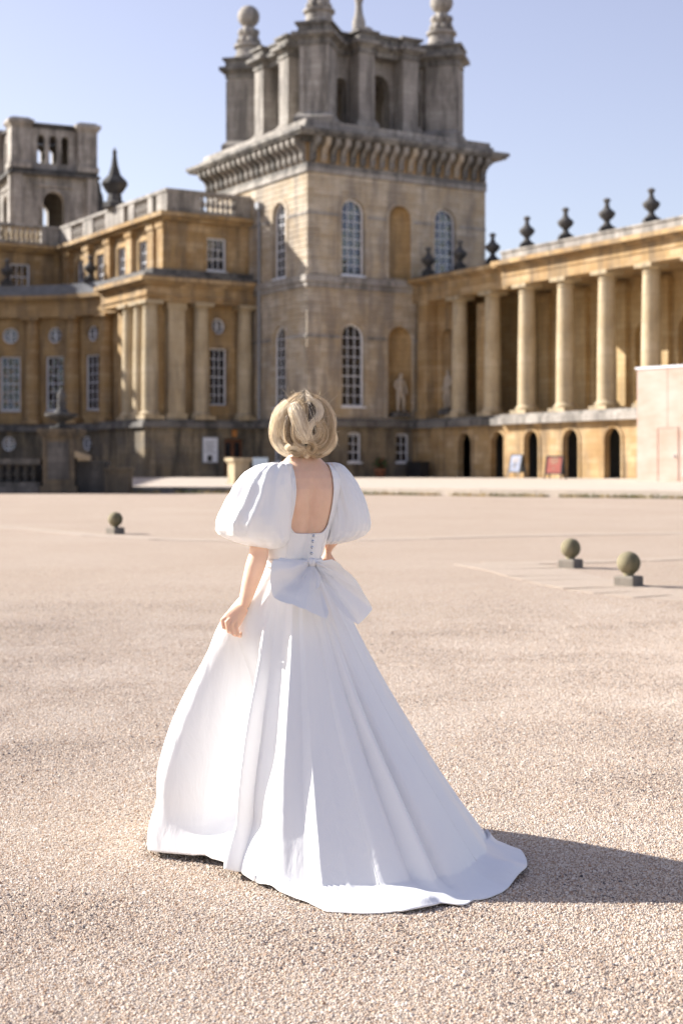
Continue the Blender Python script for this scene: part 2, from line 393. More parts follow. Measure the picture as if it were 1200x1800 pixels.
def gravel_mat(near, pale=.6, name=None):
    m, nt, b = newmat(name or ('gravel_ground' if near else 'pale_paving')); L = nt.links
    tc = N(nt, 'ShaderNodeTexCoord')
    v = N(nt, 'ShaderNodeTexVoronoi', Scale=150.0); L.new(tc.outputs['Object'], v.inputs['Vector'])
    v2 = N(nt, 'ShaderNodeTexVoronoi', Scale=38.0); L.new(tc.outputs['Object'], v2.inputs['Vector'])
    n1 = N(nt, 'ShaderNodeTexNoise', Scale=.35, Detail=6.0, Roughness=.62); L.new(tc.outputs['Object'], n1.inputs['Vector'])
    n2 = N(nt, 'ShaderNodeTexNoise', Scale=14.0, Detail=8.0, Roughness=.75); L.new(tc.outputs['Object'], n2.inputs['Vector'])
    sp = N(nt, 'ShaderNodeSeparateColor'); L.new(v.outputs['Color'], sp.inputs[0])
    sp2 = N(nt, 'ShaderNodeSeparateColor'); L.new(v2.outputs['Color'], sp2.inputs[0])
    col = mixc(nt, sp.outputs[0], (.38, .295, .222), (.53, .445, .362))
    col = mixc(nt, ramp(nt, sp.outputs[1], .80, .95), col, (.36, .20, .11))
    col = mixc(nt, ramp(nt, sp.outputs[2], .93, .97), col, (.14, .125, .13))
    col = mixc(nt, ramp(nt, sp2.outputs[0], .55, 1.0, (0, 0, 0), (.35,) * 3), col, (.33, .25, .19))
    col = mixc(nt, ramp(nt, n1.outputs[0], .38, .68, (0, 0, 0), (.4,) * 3), col, (.50, .415, .345))
    col = mixc(nt, ramp(nt, n2.outputs[0], .45, .75, (0, 0, 0), (.4,) * 3), col, (.30, .225, .17))
    mpt = N(nt, 'ShaderNodeMapping'); mpt.inputs['Rotation'].default_value = (0, 0, .5); mpt.inputs['Scale'].default_value = (.16, 1.5, 1); L.new(tc.outputs['Object'], mpt.inputs[0])
    n4 = N(nt, 'ShaderNodeTexNoise', Scale=.9, Detail=4.0, Roughness=.6); L.new(mpt.outputs[0], n4.inputs['Vector'])
    col = mixc(nt, ramp(nt, n4.outputs[0], .42, .64, (0, 0, 0), (.22,) * 3), col, (.38, .29, .225))
    if not near: col = mixc(nt, pale, col, (.60, .53, .45))
    L.new(col, b.inputs['Base Color']); b.inputs['Roughness'].default_value = .9; b.inputs['Specular IOR Level'].default_value = .2
    bp = N(nt, 'ShaderNodeBump', Strength=.9, Distance=.008); bp.invert = True
    L.new(v.outputs['Distance'], bp.inputs['Height'])
    bp2 = N(nt, 'ShaderNodeBump', Strength=.5, Distance=.012); L.new(n2.outputs[0], bp2.inputs['Height']); L.new(bp.outputs[0], bp2.inputs['Normal'])
    L.new(bp2.outputs[0], b.inputs['Normal'])
    return m
MT['gravel'] = gravel_mat(True); MT['paving'] = gravel_mat(False); MT['band'] = gravel_mat(False, .20, 'worn_stone_band')
g = MB()
ys = [-60, -20, 0] + [3 + i for i in range(60)] + [70, 90, 130, 250, 600, 1500]
xs = [-900, -200, -60, -20, -8, -3, 0, 3, 8, 20, 60, 200, 900]
g.grid([[(x, y, ground_z(y)) for x in xs] for y in ys])
tag(part('ground', g, 'gravel'), 'buff gravel forecourt in front of the palace', kind='structure')

# loose stones over the near gravel: real pebbles, instanced by geometry nodes
def pebble_mat():
    m, nt, b = newmat('pebbles'); L = nt.links
    at = N(nt, 'ShaderNodeAttribute'); at.attribute_type = 'INSTANCER'; at.attribute_name = 'tone'
    r = nt.nodes.new('ShaderNodeValToRGB'); e = r.color_ramp.elements
    e[0].position = 0; e[0].color = rgb((.10, .09, .095)); e[1].position = 1; e[1].color = rgb((.72, .65, .57))
    for p, c in ((.06, (.22, .18, .165)), (.10, (.40, .26, .17)), (.24, (.52, .395, .285)), (.5, (.59, .49, .395)), (.75, (.66, .575, .485))):
        q = e.new(p); q.color = rgb(c)
    L.new(at.outputs['Fac'], r.inputs[0]); L.new(r.outputs[0], b.inputs['Base Color'])
    b.inputs['Roughness'].default_value = .75; b.inputs['Specular IOR Level'].default_value = .3
    return m
MT['pebble'] = pebble_mat()
def make_pebbles():
    s = MB(); rows = []
    for y in (3.3, 4, 5, 6, 7, 8, 9, 10, 11.5, 13, 15, 17, 19, 22): rows.append([(x * (1.3 + .40 * y), y, ground_z(y)) for x in (-1, -.5, 0, .5, 1)])
    s.grid(rows); o = part('gravel_stones', s, 'pebble'); tag(o, 'loose pale and rusty gravel stones over the near forecourt', 'gravel', kind='stuff')
    ng = bpy.data.node_groups.new('scatter_gravel', 'GeometryNodeTree')
    ng.interface.new_socket('Geometry', in_out='INPUT', socket_type='NodeSocketGeometry')
    ng.interface.new_socket('Geometry', in_out='OUTPUT', socket_type='NodeSocketGeometry')
    n = ng.nodes; L = ng.links
    gi = n.new('NodeGroupInput'); go = n.new('NodeGroupOutput')
    dp = n.new('GeometryNodeDistributePointsOnFaces'); dp.distribute_method = 'RANDOM'
    pos = n.new('GeometryNodeInputPosition'); sx = n.new('ShaderNodeSeparateXYZ'); L.new(pos.outputs[0], sx.inputs[0])
    mr = n.new('ShaderNodeMapRange'); mr.inputs[1].default_value = 5.5; mr.inputs[2].default_value = 20
    mr.interpolation_type = 'SMOOTHERSTEP'; mr.inputs[3].default_value = 17500; mr.inputs[4].default_value = 150; L.new(sx.outputs[1], mr.inputs[0]); L.new(mr.outputs[0], dp.inputs['Density'])
    ico = n.new('GeometryNodeMeshIcoSphere'); ico.inputs['Radius'].default_value = 1.0; ico.inputs['Subdivisions'].default_value = 1
    sm = n.new('GeometryNodeSetMaterial'); sm.inputs['Material'].default_value = MT['pebble']; L.new(ico.outputs[0], sm.inputs[0])
    ip = n.new('GeometryNodeInstanceOnPoints'); L.new(dp.outputs[0], ip.inputs['Points']); L.new(sm.outputs[0], ip.inputs['Instance'])
    rv = n.new('FunctionNodeRandomValue'); rv.data_type = 'FLOAT_VECTOR'; rv.inputs[0].default_value = (0, 0, 0); rv.inputs[1].default_value = (6.28, 6.28, 6.28)
    L.new(rv.outputs[0], ip.inputs['Rotation'])
    rs = n.new('FunctionNodeRandomValue'); rs.data_type = 'FLOAT_VECTOR'; rs.inputs[0].default_value = (.0024, .0019, .0014); rs.inputs[1].default_value = (.0054, .0044, .0034); rs.inputs['Seed'].default_value = 3
    rb = n.new('FunctionNodeRandomValue'); rb.data_type = 'FLOAT'; rb.inputs[2].default_value = 0; rb.inputs[3].default_value = 1; rb.inputs['Seed'].default_value = 9
    pw = n.new('ShaderNodeMath'); pw.operation = 'POWER'; pw.inputs[1].default_value = 14; L.new(rb.outputs[1], pw.inputs[0])
    mu = n.new('ShaderNodeMath'); mu.operation = 'MULTIPLY_ADD'; mu.inputs[1].default_value = 1.1; mu.inputs[2].default_value = 1.0; L.new(pw.outputs[0], mu.inputs[0])
    vm = n.new('ShaderNodeVectorMath'); vm.operation = 'SCALE'; L.new(rs.outputs[0], vm.inputs[0]); L.new(mu.outputs[0], vm.inputs['Scale'])
    L.new(vm.outputs[0], ip.inputs['Scale'])
    rt = n.new('FunctionNodeRandomValue'); rt.data_type = 'FLOAT'; rt.inputs[2].default_value = 0; rt.inputs[3].default_value = 1; rt.inputs['Seed'].default_value = 21
    st = n.new('GeometryNodeStoreNamedAttribute'); st.data_type = 'FLOAT'; st.domain = 'INSTANCE'; st.inputs['Name'].default_value = 'tone'
    nz = n.new('ShaderNodeTexNoise'); nz.inputs['Scale'].default_value = .9; nz.inputs['Detail'].default_value = 4; L.new(pos.outputs[0], nz.inputs['Vector'])
    m1 = n.new('ShaderNodeMath'); m1.operation = 'MULTIPLY_ADD'; m1.inputs[1].default_value = .9; m1.inputs[2].default_value = -.42; L.new(nz.outputs[0], m1.inputs[0])
    m2 = n.new('ShaderNodeMath'); m2.operation = 'ADD'; L.new(m1.outputs[0], m2.inputs[0]); L.new(rt.outputs[1], m2.inputs[1])
    L.new(ip.outputs[0], st.inputs['Geometry']); L.new(m2.outputs[0], st.inputs['Value'])
    L.new(st.outputs[0], go.inputs[0]); L.new(gi.outputs[0], dp.inputs['Mesh'])
    md = o.modifiers.new('scatter', 'NODES'); md.node_group = ng
    return o
make_pebbles()

# terrace: a low step up to the palace, its top lit, grass growing along its foot
TEDGE = [(-60, 62.3), (-8.9, 62.3), (-2.0, 61.6), (5.0, 55.0), (12.0, 49.0), (26.0, 39.5), (60, 22)]
def tz(y, y0): return .80 + .30 * sstep((y - y0) / 17.0)
t = MB(); rows = []
for k in range(9):
    rows.append([(x, y + (0 if k == 0 else (k / 8.0) ** 1.3 * 60), tz(y + (k / 8.0) ** 1.3 * 60, y)) for (x, y) in TEDGE])
t.grid(rows)
tag(part('terrace', t, 'paving'), 'pale gravel terrace raised one step along the palace', kind='structure')
kerb_root = tag(bpy.data.objects.new('terrace_kerb', None), 'low stone step edging the terrace', kind='structure'); COL.objects.link(kerb_root)
for (p, q) in zip(TEDGE[:-1], TEDGE[1:]):
    d = Vector((q[0] - p[0], q[1] - p[1])); Ln = d.length; n = max(1, int(Ln / 1.9)); d /= Ln; nrm = Vector((d.y, -d.x))
    for i in range(n):
        a = Ln * i / n + .008; b = Ln * (i + 1) / n - .008; mb = MB()
        w = random.uniform(-.008, .008); zt = .806 + random.uniform(-.006, .006)
        pts = [Vector(p) + d * a + nrm * (.02 + w), Vector(p) + d * b + nrm * (.02 + w), Vector(p) + d * b - nrm * .35, Vector(p) + d * a - nrm * .35]
        if max(abs(v.x) - .25 * v.y for v in pts) > 4: continue
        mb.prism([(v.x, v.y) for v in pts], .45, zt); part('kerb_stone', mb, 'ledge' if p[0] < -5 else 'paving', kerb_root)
def grass_mat():
    m, nt, b = newmat('dry_grass'); L = nt.links
    tc = N(nt, 'ShaderNodeTexCoord'); n = N(nt, 'ShaderNodeTexNoise', Scale=1.2, Detail=3.0); L.new(tc.outputs['Object'], n.inputs['Vector'])
    L.new(mixc(nt, ramp(nt, n.outputs[0], .4, .6), (.10, .115, .03), (.36, .26, .10)), b.inputs['Base Color']); b.inputs['Roughness'].default_value = .8
    return m
MT['grass'] = grass_mat()
gm = MB()
for (p, q) in zip(TEDGE[1:-1], TEDGE[2:]):
    d = Vector((q[0] - p[0], q[1] - p[1])); Ln = d.length; d /= Ln; nrm = Vector((d.y, -d.x))
    for i in range(int(Ln * 120)):
        s = random.uniform(0, Ln); 
        if noise.noise(Vector((s * .8, p[0], 0))) < -.25: continue
        c = Vector(p) + d * s + nrm * random.uniform(.03, .35); z = ground_z(c.y)
        a = random.uniform(0, 6.28); h = random.uniform(.05, .19); w = .018; lean = random.uniform(-.07, .07)
        gm.add([(c.x - w * cos(a), c.y - w * sin(a), z), (c.x + w * cos(a), c.y + w * sin(a), z), (c.x + lean, c.y + lean * .5, z + h)], [(0, 1, 2)])
tag(part('grass_strip', gm, 'grass'), 'thin strip of dry grass along the foot of the terrace', 'grass', kind='stuff')

# flush stone bands in the gravel
def ground_pt(px, py):
    y = 20.0
    for _ in range(40): y = (CAMZ - ground_z(y)) * 2700 / (py - 828)
    return ((px - 600) / 2700 * y, y)
def band(name, label, pts, w, z=.006, piece=1.2):
    rt = tag(bpy.data.objects.new(name, None), label, kind='structure'); COL.objects.link(rt)
    P = [Vector(p) for p in pts]; dense = []
    for i in range(len(P) - 1):
        p0 = P[max(i - 1, 0)]; p1 = P[i]; p2 = P[i + 1]; p3 = P[min(i + 2, len(P) - 1)]
        for k in range(24):
            s = k / 24; dense.append(.5 * ((2 * p1) + (-p0 + p2) * s + (2 * p0 - 5 * p1 + 4 * p2 - p3) * s * s + (-p0 + 3 * p1 - 3 * p2 + p3) * s ** 3))
    dense.append(P[-1]); cur = 0.0; last = dense[0]; cut = [dense[0]]
    for p in dense[1:]:
        cur += (p - last).length; last = p
        if cur >= piece: cut.append(p); cur = 0
    for a, b in zip(cut[:-1], cut[1:]):
        d = (b - a).normalized(); nrm = Vector((-d.y, d.x)); mb = MB(); e = .012
        q = [a + d * e - nrm * w / 2, b - d * e - nrm * w / 2, b - d * e + nrm * w / 2, a + d * e + nrm * w / 2]
        zz = z + random.uniform(0, .004)
        mb.add([(v.x, v.y, ground_z(v.y) - .05) for v in q] + [(v.x, v.y, ground_z(v.y) + zz) for v in q],
               [(4, 5, 6, 7), (0, 1, 5, 4), (1, 2, 6, 5), (2, 3, 7, 6), (3, 0, 4, 7)])
        part('paving_slab', mb, 'band', rt)
band('stone_band', 'pale flush stone band curving across the gravel', [ground_pt(*p) for p in ((-260, 912), (0, 926), (200, 944), (420, 951), (640, 949), (890, 942), (1200, 937), (1480, 934))], .55, piece=1.6)
band('stone_path', 'pale stone setts curving round the ball bollards', [ground_pt(*p) for p in ((860, 990), (920, 1001), (980, 1016), (1060, 1032), (1140, 1043), (1220, 1050), (1340, 1056))], 1.15, piece=.55)
band('stone_band', 'pale flush stone band behind the ball bollards', [ground_pt(*p) for p in ((852, 991), (1026, 988), (1120, 985), (1200, 981), (1320, 976))], .5, piece=1.2)

# ------------------------------------------------------------------ the palace
YAW = radians(31.5)
TX, TY, TZ = -1.87, 84.0, 1.1
def W2(x, y, z=0):  # building axes -> world
    return (TX + x * cos(YAW) - y * sin(YAW), TY + x * sin(YAW) + y * cos(YAW), z)
def bthing(name, label, cat, base):
    return thing(name, label, cat, W2(*base), YAW, base)
def Mx(y0, s=1):   # wall facing -y at y = y0: a runs along x
    return lambda a, z, d: (a, y0 + d, z)
def My(x0):        # wall facing -x at x = x0: a runs along y
    return lambda a, z, d: (x0 + d, a, z)
GZ = 0.9  # walls start a little under the terrace
W = 12.1

# ---- corner tower
tw = bthing('corner_tower', 'tall square stone corner tower with bracketed cornice and open belvedere', 'tower', (W / 2, W / 2, GZ))
CR = (.31, .035, .035)
up = lambda a: dict(a=a, w=1.5, zb=12.35, zt=16.6)
lo = lambda a: dict(a=a, w=1.5, zb=5.05, zt=9.65)
bs = lambda a: dict(a=a, w=.85, zb=1.95, zt=3.6, kind='seg')
OPR = [up(2.95), up(9.2), dict(a=6.05, w=1.5, zb=12.35, zt=16.5), lo(2.95), dict(a=6.05, w=1.6, zb=4.5, zt=9.65)]
OPL = [up(3.1), lo(3.1)]
m = MB(); MR, ML = Mx(0), My(0)
wall(m, MR, 0, W, 4.2, 18.1, OPR, .45, CR); wall(m, ML, 0, W, 4.2, 18.1, OPL, .45, CR)
m.quad((W, 0, GZ), (W, W, GZ), (W, W, 18.1), (W, 0, 18.1)); m.quad((0, W, GZ), (W, W, GZ), (W, W, 18.1), (0, W, 18.1))
part('wall', m, 'tower', tw)
m = MB(); niche(m, Mx(.0), 6.05, 1.5, 12.35, 16.5, .8); part('niche', m, 'brown', tw)
m = MB(); niche(m, Mx(.0), 6.05, 1.6, 4.5, 9.65, .9); part('niche', m, 'brown', tw)
m = MB()
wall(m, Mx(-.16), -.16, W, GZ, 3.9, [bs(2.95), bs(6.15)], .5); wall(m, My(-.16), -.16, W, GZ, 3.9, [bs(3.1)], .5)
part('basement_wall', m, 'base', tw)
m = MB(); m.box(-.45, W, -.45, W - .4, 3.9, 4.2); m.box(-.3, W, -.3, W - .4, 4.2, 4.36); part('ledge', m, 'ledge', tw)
m = MB()
for z0, z1, e in ((8.78, 8.96, .08), (15.55, 15.7, .05)):
    for (x0, x1) in ((-e, 2.05), (3.85, 5.15), (6.95, 8.3 if z0 > 10 else W), (10.1, W) if z0 > 10 else (W, W)):
        if x1 > x0: m.box(x0, x1, -e, .06, z0, z1)
    m.box(-e, .06, -e + .002, 2.2, z0, z1 - .003); m.box(-e, .06, 4.0, W, z0, z1 - .003)
m.box(-.12, W + .01, -.12, W, 11.55, 11.85); m.box(-.22, W + .02, -.22, W, 11.85, 12.2)
m.box(-.12, W + .01, -.12, W, 17.85, 18.1)
part('string_course', m, 'grey', tw)
for (M_, ops) in ((MR, OPR), (ML, OPL)):
    for o in ops: m = MB(); ring(m, M_, o, .2, -.05, .05, grow=.2, skip_bottom=True); part('window_surround', m, 'tower', tw)
for o in (up(2.95), up(9.2), lo(2.95)): window(tw, MR, o, 3, 7)
for o in (up(3.1), lo(3.1)): window(tw, ML, o, 3, 7)
for a in (2.95, 6.15): window(tw, Mx(-.16), bs(a), 2, 3, .08, .15)
window(tw, My(-.16), bs(3.1), 2, 3, .08, .15)
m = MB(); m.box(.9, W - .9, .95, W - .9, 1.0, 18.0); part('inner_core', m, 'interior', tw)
# cornice with its brackets
co = MB()
co.box(-.06, W + .06, -.06, W + .06, 18.1, 18.38); co.box(-.3, W + .3, -.3, W + .3, 19.45, 19.72)
co.box(-.9, W + .9, -.9, W + .9, 19.72, 19.86); co.box(-1.02, W + 1.02, -1.02, W + 1.02, 19.86, 20.06)
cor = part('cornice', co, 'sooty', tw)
co = MB(); co.box(-.35, W + .35, -.35, W + .35, 20.06, 20.42); co.box(-.2, W + .2, -.2, W + .2, 20.42, 20.7); part('blocking_course', co, 'grey', tw)
b = MB()
prof = [(0, 0), (.14, .03), (.24, .2), (.22, .45), (.36, .7), (.66, .88), (.74, 1.05), (.74, 1.3), (0, 1.3)]
for s in (-.16, .16): b.add([(s, -p[0], p[1]) for p in prof], [tuple(range(len(prof)))])
for i in range(len(prof) - 1):
    b.quad((-.16, -prof[i][0], prof[i][1]), (.16, -prof[i][0], prof[i][1]), (.16, -prof[i + 1][0], prof[i + 1][1]), (-.16, -prof[i + 1][0], prof[i + 1][1]))
bme = mesh_of(b, 'bracket', 'tower'); bme2 = mesh_of(b, 'bracket', 'grey'); bme3 = mesh_of(b, 'bracket', 'sooty')
fz = MB(); fz.box(-.02, W + .02, -.02, W + .02, 18.38, 19.5); part('frieze', fz, 'brown', tw)
nb = 19
for i in range(nb):
    a = .3 + (W - .6) * i / (nb - 1)
    inst('bracket', random.choice((bme, bme2, bme2, bme3)), cor, (a, -.02, 18.4), 0)
    inst('bracket', random.choice((bme3, bme2, bme2)), cor, (-.02, a, 18.4), -pi / 2)
m = MB(); m.tube([(-.12, 5.3, 4.4), (-.12, 5.3, 16.6)], .07, 10); m.box(-.3, 0, 5.1, 5.5, 16.5, 16.9); part('drainpipe', m, 'pipe', tw)

# belvedere: diagonal corner piers, arched bays between, each corner with a finial
C0 = W / 2
def layers(mb, cx, cy, hx, hy, ang, z0):
    mb.obox(cx, cy, hx + .04, hy + .04, z0, z0 + .35, ang); mb.obox(cx, cy, hx + .16, hy + .16, z0 + .35, z0 + .47, ang)
    mb.obox(cx, cy, hx + .36, hy + .36, z0 + .47, z0 + .68, ang); mb.obox(cx, cy, hx + .05, hy + .05, z0 + .68, z0 + 1.12, ang)
    mb.obox(cx, cy, hx + .2, hy + .2, z0 + 1.12, z0 + 1.26, ang)
bel = MB(); ZB, ZT = 20.7, 25.2
bel.box(C0 - 4.2, C0 + 4.2, C0 - 4.2, C0 + 4.2, ZB - .01, ZB + .12)
rw = 3.85
for k in range(4):
    an = k * pi / 2
    def MK(a, z, d, an=an):
        x, y = a, -rw + d; return (C0 + x * cos(an) - y * sin(an), C0 + x * sin(an) + y * cos(an), z)
    wall(bel, MK, -3.3, 3.3, ZB, ZT, [dict(a=0, w=1.6, zb=ZB + .1, zt=24.4), dict(a=-2.55, w=.8, zb=ZB + .1, zt=23.9), dict(a=2.55, w=.8, zb=ZB + .1, zt=23.9)], .6)
    def MK2(a, z, d, an=an):
        x, y = a, -rw + .6 + d; return (C0 + x * cos(an) - y * sin(an), C0 + x * sin(an) + y * cos(an), z)
    wall(bel, MK2, -3.25, 3.25, ZB, ZT, [dict(a=0, w=1.6, zb=ZB + .1, zt=24.4), dict(a=-2.55, w=.8, zb=ZB + .1, zt=23.9), dict(a=2.55, w=.8, zb=ZB + .1, zt=23.9)], .01)
bel.box(C0 - 3.8, C0 + 3.8, C0 - 3.8, C0 + 3.8, ZT, ZT + .3)
bv = part('belvedere', bel, 'grey', tw)
for k in range(4):
    an = k * pi / 2
    for s in (-1.5, 1.5):   # two piers frame each arch
        x, y = s, -4.35; cx, cy = C0 + x * cos(an) - y * sin(an), C0 + x * sin(an) + y * cos(an)
        p = MB(); p.obox(cx, cy, .52, .62, ZB, ZT, an); p.obox(cx, cy, .72, .8, ZB - .005, ZB + .55, an); p.obox(cx, cy, .6, .7, ZB + .55, ZB + .7, an)
        part('pier', p, 'grey', bv)
    ent = MB(); x, y = 0, -4.2; cx, cy = C0 + x * cos(an) - y * sin(an), C0 + x * sin(an) + y * cos(an)
    layers(ent, cx, cy, 2.05, .42, an, ZT + .002)
    for s in (-1.5, 1.5):
        x, y = s, -4.35; layers(ent, C0 + x * cos(an) - y * sin(an), C0 + x * sin(an) + y * cos(an), .53, .66, an, ZT + .006)
    x, y = 0, -3.7; layers(ent, C0 + x * cos(an) - y * sin(an), C0 + x * sin(an) + y * cos(an), 3.2, .3, an, ZT - .006)
    part('entablature', ent, 'sooty', bv)
FIN = [(.9, 0), (.9, .25), (.78, .32), (.74, .75), (.9, .8), (.9, .95), (.6, 1.05), (.5, 1.3), (.62, 1.42), (.62, 1.5), (.45, 1.55), (.42, 1.9), (.36, 2.0), (.34, 2.15)]
for k in range(4):
    an = pi / 4 + k * pi / 2; R_ = 6.1
    cx, cy = C0 + R_ * sin(an), C0 - R_ * cos(an)
    p = MB(); p.obox(cx, cy, .84, .95, ZB, ZT, an); p.obox(cx, cy, 1.15, 1.22, ZB - .004, ZB + .45, an); p.obox(cx, cy, 1.15, 1.22, ZB + .45, ZB + .75, an, .78)
    for s in (-1, 1):   # raised face panel borders
        ox, oy = s * .7, 0
        p.obox(cx + ox * cos(an) + .97 * sin(an), cy + ox * sin(an) - .97 * cos(an), .13, .06, ZB + .8, ZT - .1, an)
    part('pier', p, 'grey', bv)
    ent = MB(); layers(ent, cx, cy, .87, 1.0, an, ZT + .01)
    q = 0.55  # the link back to the walls
    layers(ent, C0 + (R_ - 1.3) * sin(an), C0 - (R_ - 1.3) * cos(an), .8, .7, an, ZT - .012)
    en = part('entablature', ent, 'sooty', bv)
    fx, fy = C0 + 5.95 * sin(an), C0 - 5.95 * cos(an)
    f = MB(); f.lathe(FIN, fx, fy, ZT + 1.24, 20)
    for j in range(8):
        aa = 2 * pi * j / 8; f.sphere((fx + .45 * cos(aa), fy + .45 * sin(aa), ZT + 1.24 + 1.72), .24, 10, 7)
        f.sphere((fx + .55 * cos(aa + .4), fy + .55 * sin(aa + .4), ZT + 1.24 + 1.2), .2, 10, 7)
    f.sphere((fx, fy, ZT + 1.24 + 2.72), .68, 20, 14)
    autosmooth(part('finial', f, 'grey', bv), 50)

f = MB(); f.lathe([(.7, 0), (.7, 1.1), (.5, 1.3), (.28, 1.7), (.22, 2.6), (.3, 3.0), (.42, 3.5), (.42, 4.1), (.26, 4.6), (.2, 5.2), (.34, 5.7), (.36, 6.1), (.2, 6.6), (.03, 7.0)], C0 + 2.9, C0 + 2.9, ZT + .3, 16)
autosmooth(part('roof_finial', f, 'grey', bv), 50)
# ---- pavilion wing to the left of the tower (storey with columns, attic, balustrade)
pv = bthing('pavilion_wing', 'golden two storey stone wing with columns and balustrade beside the tower', 'building', (-3.2, 8, GZ))
m = MB()
LW = dict(a=-1.95, w=1.15, zb=5.25, zt=8.55, kind='flat'); OC = dict(a=-1.95, w=.95, zb=9.35, zt=10.3, kind='circle')
wall(m, Mx(6.85), -5.75, 0, 4.3, 11.1, [LW, OC], .3); wall(m, My(-5.75), 6.85, 12.5, 4.3, 11.1, [], .3)
part('wall', m, 'brown', pv)
window(pv, Mx(6.85), LW, 3, 6); window(pv, Mx(6.85), OC, 1, 1)
m = MB(); ring(m, Mx(6.85), LW, .16, -.07, .05, grow=.16); part('window_surround', m, 'gold', pv)
m = MB(); ring(m, Mx(6.85), OC, .12, -.06, .05, grow=.12); part('window_surround', m, 'gold', pv)
m = MB(); DO = dict(a=-1.35, w=1.25, zb=GZ + .2, zt=3.3, kind='flat')
wall(m, Mx(6.05), -6.95, -.16, GZ, 3.9, [DO], .4); wall(m, My(-6.95), 6.05, 12.5, GZ, 3.9, [], .4)
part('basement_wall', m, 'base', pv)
m = MB(); m.box(-7.2, -.46, 5.75, 12.5, 3.9, 4.2); m.box(-7.05, -.31, 5.9, 12.5, 4.2, 4.36); part('ledge', m, 'ledge', pv)
m = MB(); m.mbox(Mx(6.05), -1.95, -.75, .2, .26, 1.05, 3.28)
for a in (-1.64, -1.06): m.mbox(Mx(6.05), a - .25, a + .25, .17, .2, 1.1, 2.05)
door = part('door', m, 'wood', pv)
m = MB()
for a in (-1.64, -1.06): m.mbox(Mx(6.05), a - .17, a + .17, .185, .2, 2.2, 3.1)
part('pane', m, 'glass', door)
m = MB(); m.mbox(Mx(6.05), -1.2, -1.12, .14, .2, 2.05, 2.12); part('handle', m, 'pipe', door)
m = MB()
m.box(-6.85, 0, 6.0, 12.5, 10.98, 11.9); m.box(-6.95, 0, 5.9, 12.4, 11.25, 11.32); m.box(-7.1, 0, 5.75, 12.4, 11.9, 12.05); m.box(-7.35, 0, 5.5, 12.4, 12.05, 12.3); part('entablature', m, 'gold', pv)
m = MB(); m.box(-7.1, 0, 5.75, 12.4, 12.3, 12.5); m.box(-6.4, 0, 6.2, 12.4, 12.5, 12.85); part('roof_ledge', m, 'ledge', pv)
CM = column_meshes(6.64, .47, 'pale'); CMg = column_meshes(6.64, .47, 'gold')
for (x, y) in ((-6.45, 6.4), (-3.3, 6.35), (-.5, 6.35)): put_column(CM, pv, x, y, 4.36)
for y in (7.75, 9.3): put_column(CM, pv, -6.4, y, 4.36)
m = MB(); m.box(-5.35, -4.35, 6.3, 6.9, 4.36, 10.6); m.box(-5.5, -4.2, 6.2, 6.9, 4.36, 4.7); m.box(-5.45, -4.25, 6.22, 6.9, 10.6, 10.98); part('pilaster', m, 'pale', pv)
# attic
AT = [dict(a=-2.1, w=1.25, zb=13.0, zt=14.9, kind='flat')]; ALY = (10.1, 13.2, 16.5, 19.8)
m = MB(); wall(m, Mx(6.8), -5.2, 0, 12.5, 15.65, AT, .3)
ALO = [dict(a=a, w=1.2, zb=13.0, zt=14.9, kind='flat') for a in ALY]
wall(m, My(-5.2), 6.8, 23.2, 12.5, 15.65, ALO, .3); part('attic_wall', m, 'gold', pv)
window(pv, Mx(6.8), AT[0], 3, 3, .1, .12)
for o in ALO: window(pv, My(-5.2), o, 2, 3, .1, .12)
m = MB(); ring(m, Mx(6.8), AT[0], .14, -.05, .04, grow=.14); part('window_surround', m, 'brown', pv)
for o in ALO: m = MB(); ring(m, My(-5.2), o, .14, -.05, .04, grow=.14); part('window_surround', m, 'brown', pv)
for y in (7.2, 8.5, 11.6, 14.85, 18.2, 21.5):
    m = MB(); m.box(-5.5, -5.19, y - .4, y + .4, 12.5, 15.3); m.box(-5.58, -5.19, y - .48, y + .48, 15.3, 15.66); part('pilaster', m, 'gold', pv)
m = MB(); m.box(-5.35, -4.0, 6.65, 6.81, 12.5, 15.64); part('pilaster', m, 'gold', pv)
m = MB(); m.box(-5.62, 0, 6.42, 23.2, 15.66, 15.85); m.box(-5.9, 0, 6.15, 23.2, 15.85, 16.1); part('attic_cornice', m, 'gold', pv)
par = MB(); par.box(-5.35, 0, 6.6, 6.95, 16.1, 16.32); par.box(-5.35, -5.0, 6.95, 23.2, 16.1, 16.32)
par.box(-5.42, 0, 6.53, 7.02, 17.27, 17.46); par.box(-5.42, -4.93, 7.02, 23.2, 17.27, 17.46)
for (x0, x1) in ((-5.35, -3.2), (-.95, 0)): par.box(x0, x1, 6.58, 6.97, 16.32, 17.27)
for (y0, y1) in ((6.99, 7.9), (8.4, 9.1), (11.1, 11.9), (12.6, 15.4), (17.4, 19.0), (21.0, 23.2)): par.box(-5.37, -4.98, y0, y1, 16.32, 17.27)
prp = part('balustrade', par, 'grey', pv)
bm_ = mesh_of(MB().lathe(BALU, seg=12), 'baluster', 'grey', True)
for i in range(7): inst('baluster', bm_, prp, (-3.0 + i * .32, 6.77, 16.32))
for (y0, y1) in ((9.1, 11.1), (15.4, 17.4), (19.0, 21.0)):
    for i in range(6): inst('baluster', bm_, prp, (-5.17, y0 + .2 + i * (y1 - y0 - .4) / 5, 16.32))
sp_ = MB(); sp_.lathe([(.75, 0), (.75, .3), (.5, .4), (.42, .9), (.55, 1.0), (.85, 1.45), (.8, 1.6), (.4, 2.0), (.22, 2.6), (.12, 3.3), (.16, 3.4), (.02, 3.7)], -5.17, 14.4, 17.46, 8)
part('spire_finial', sp_, 'dark', pv)

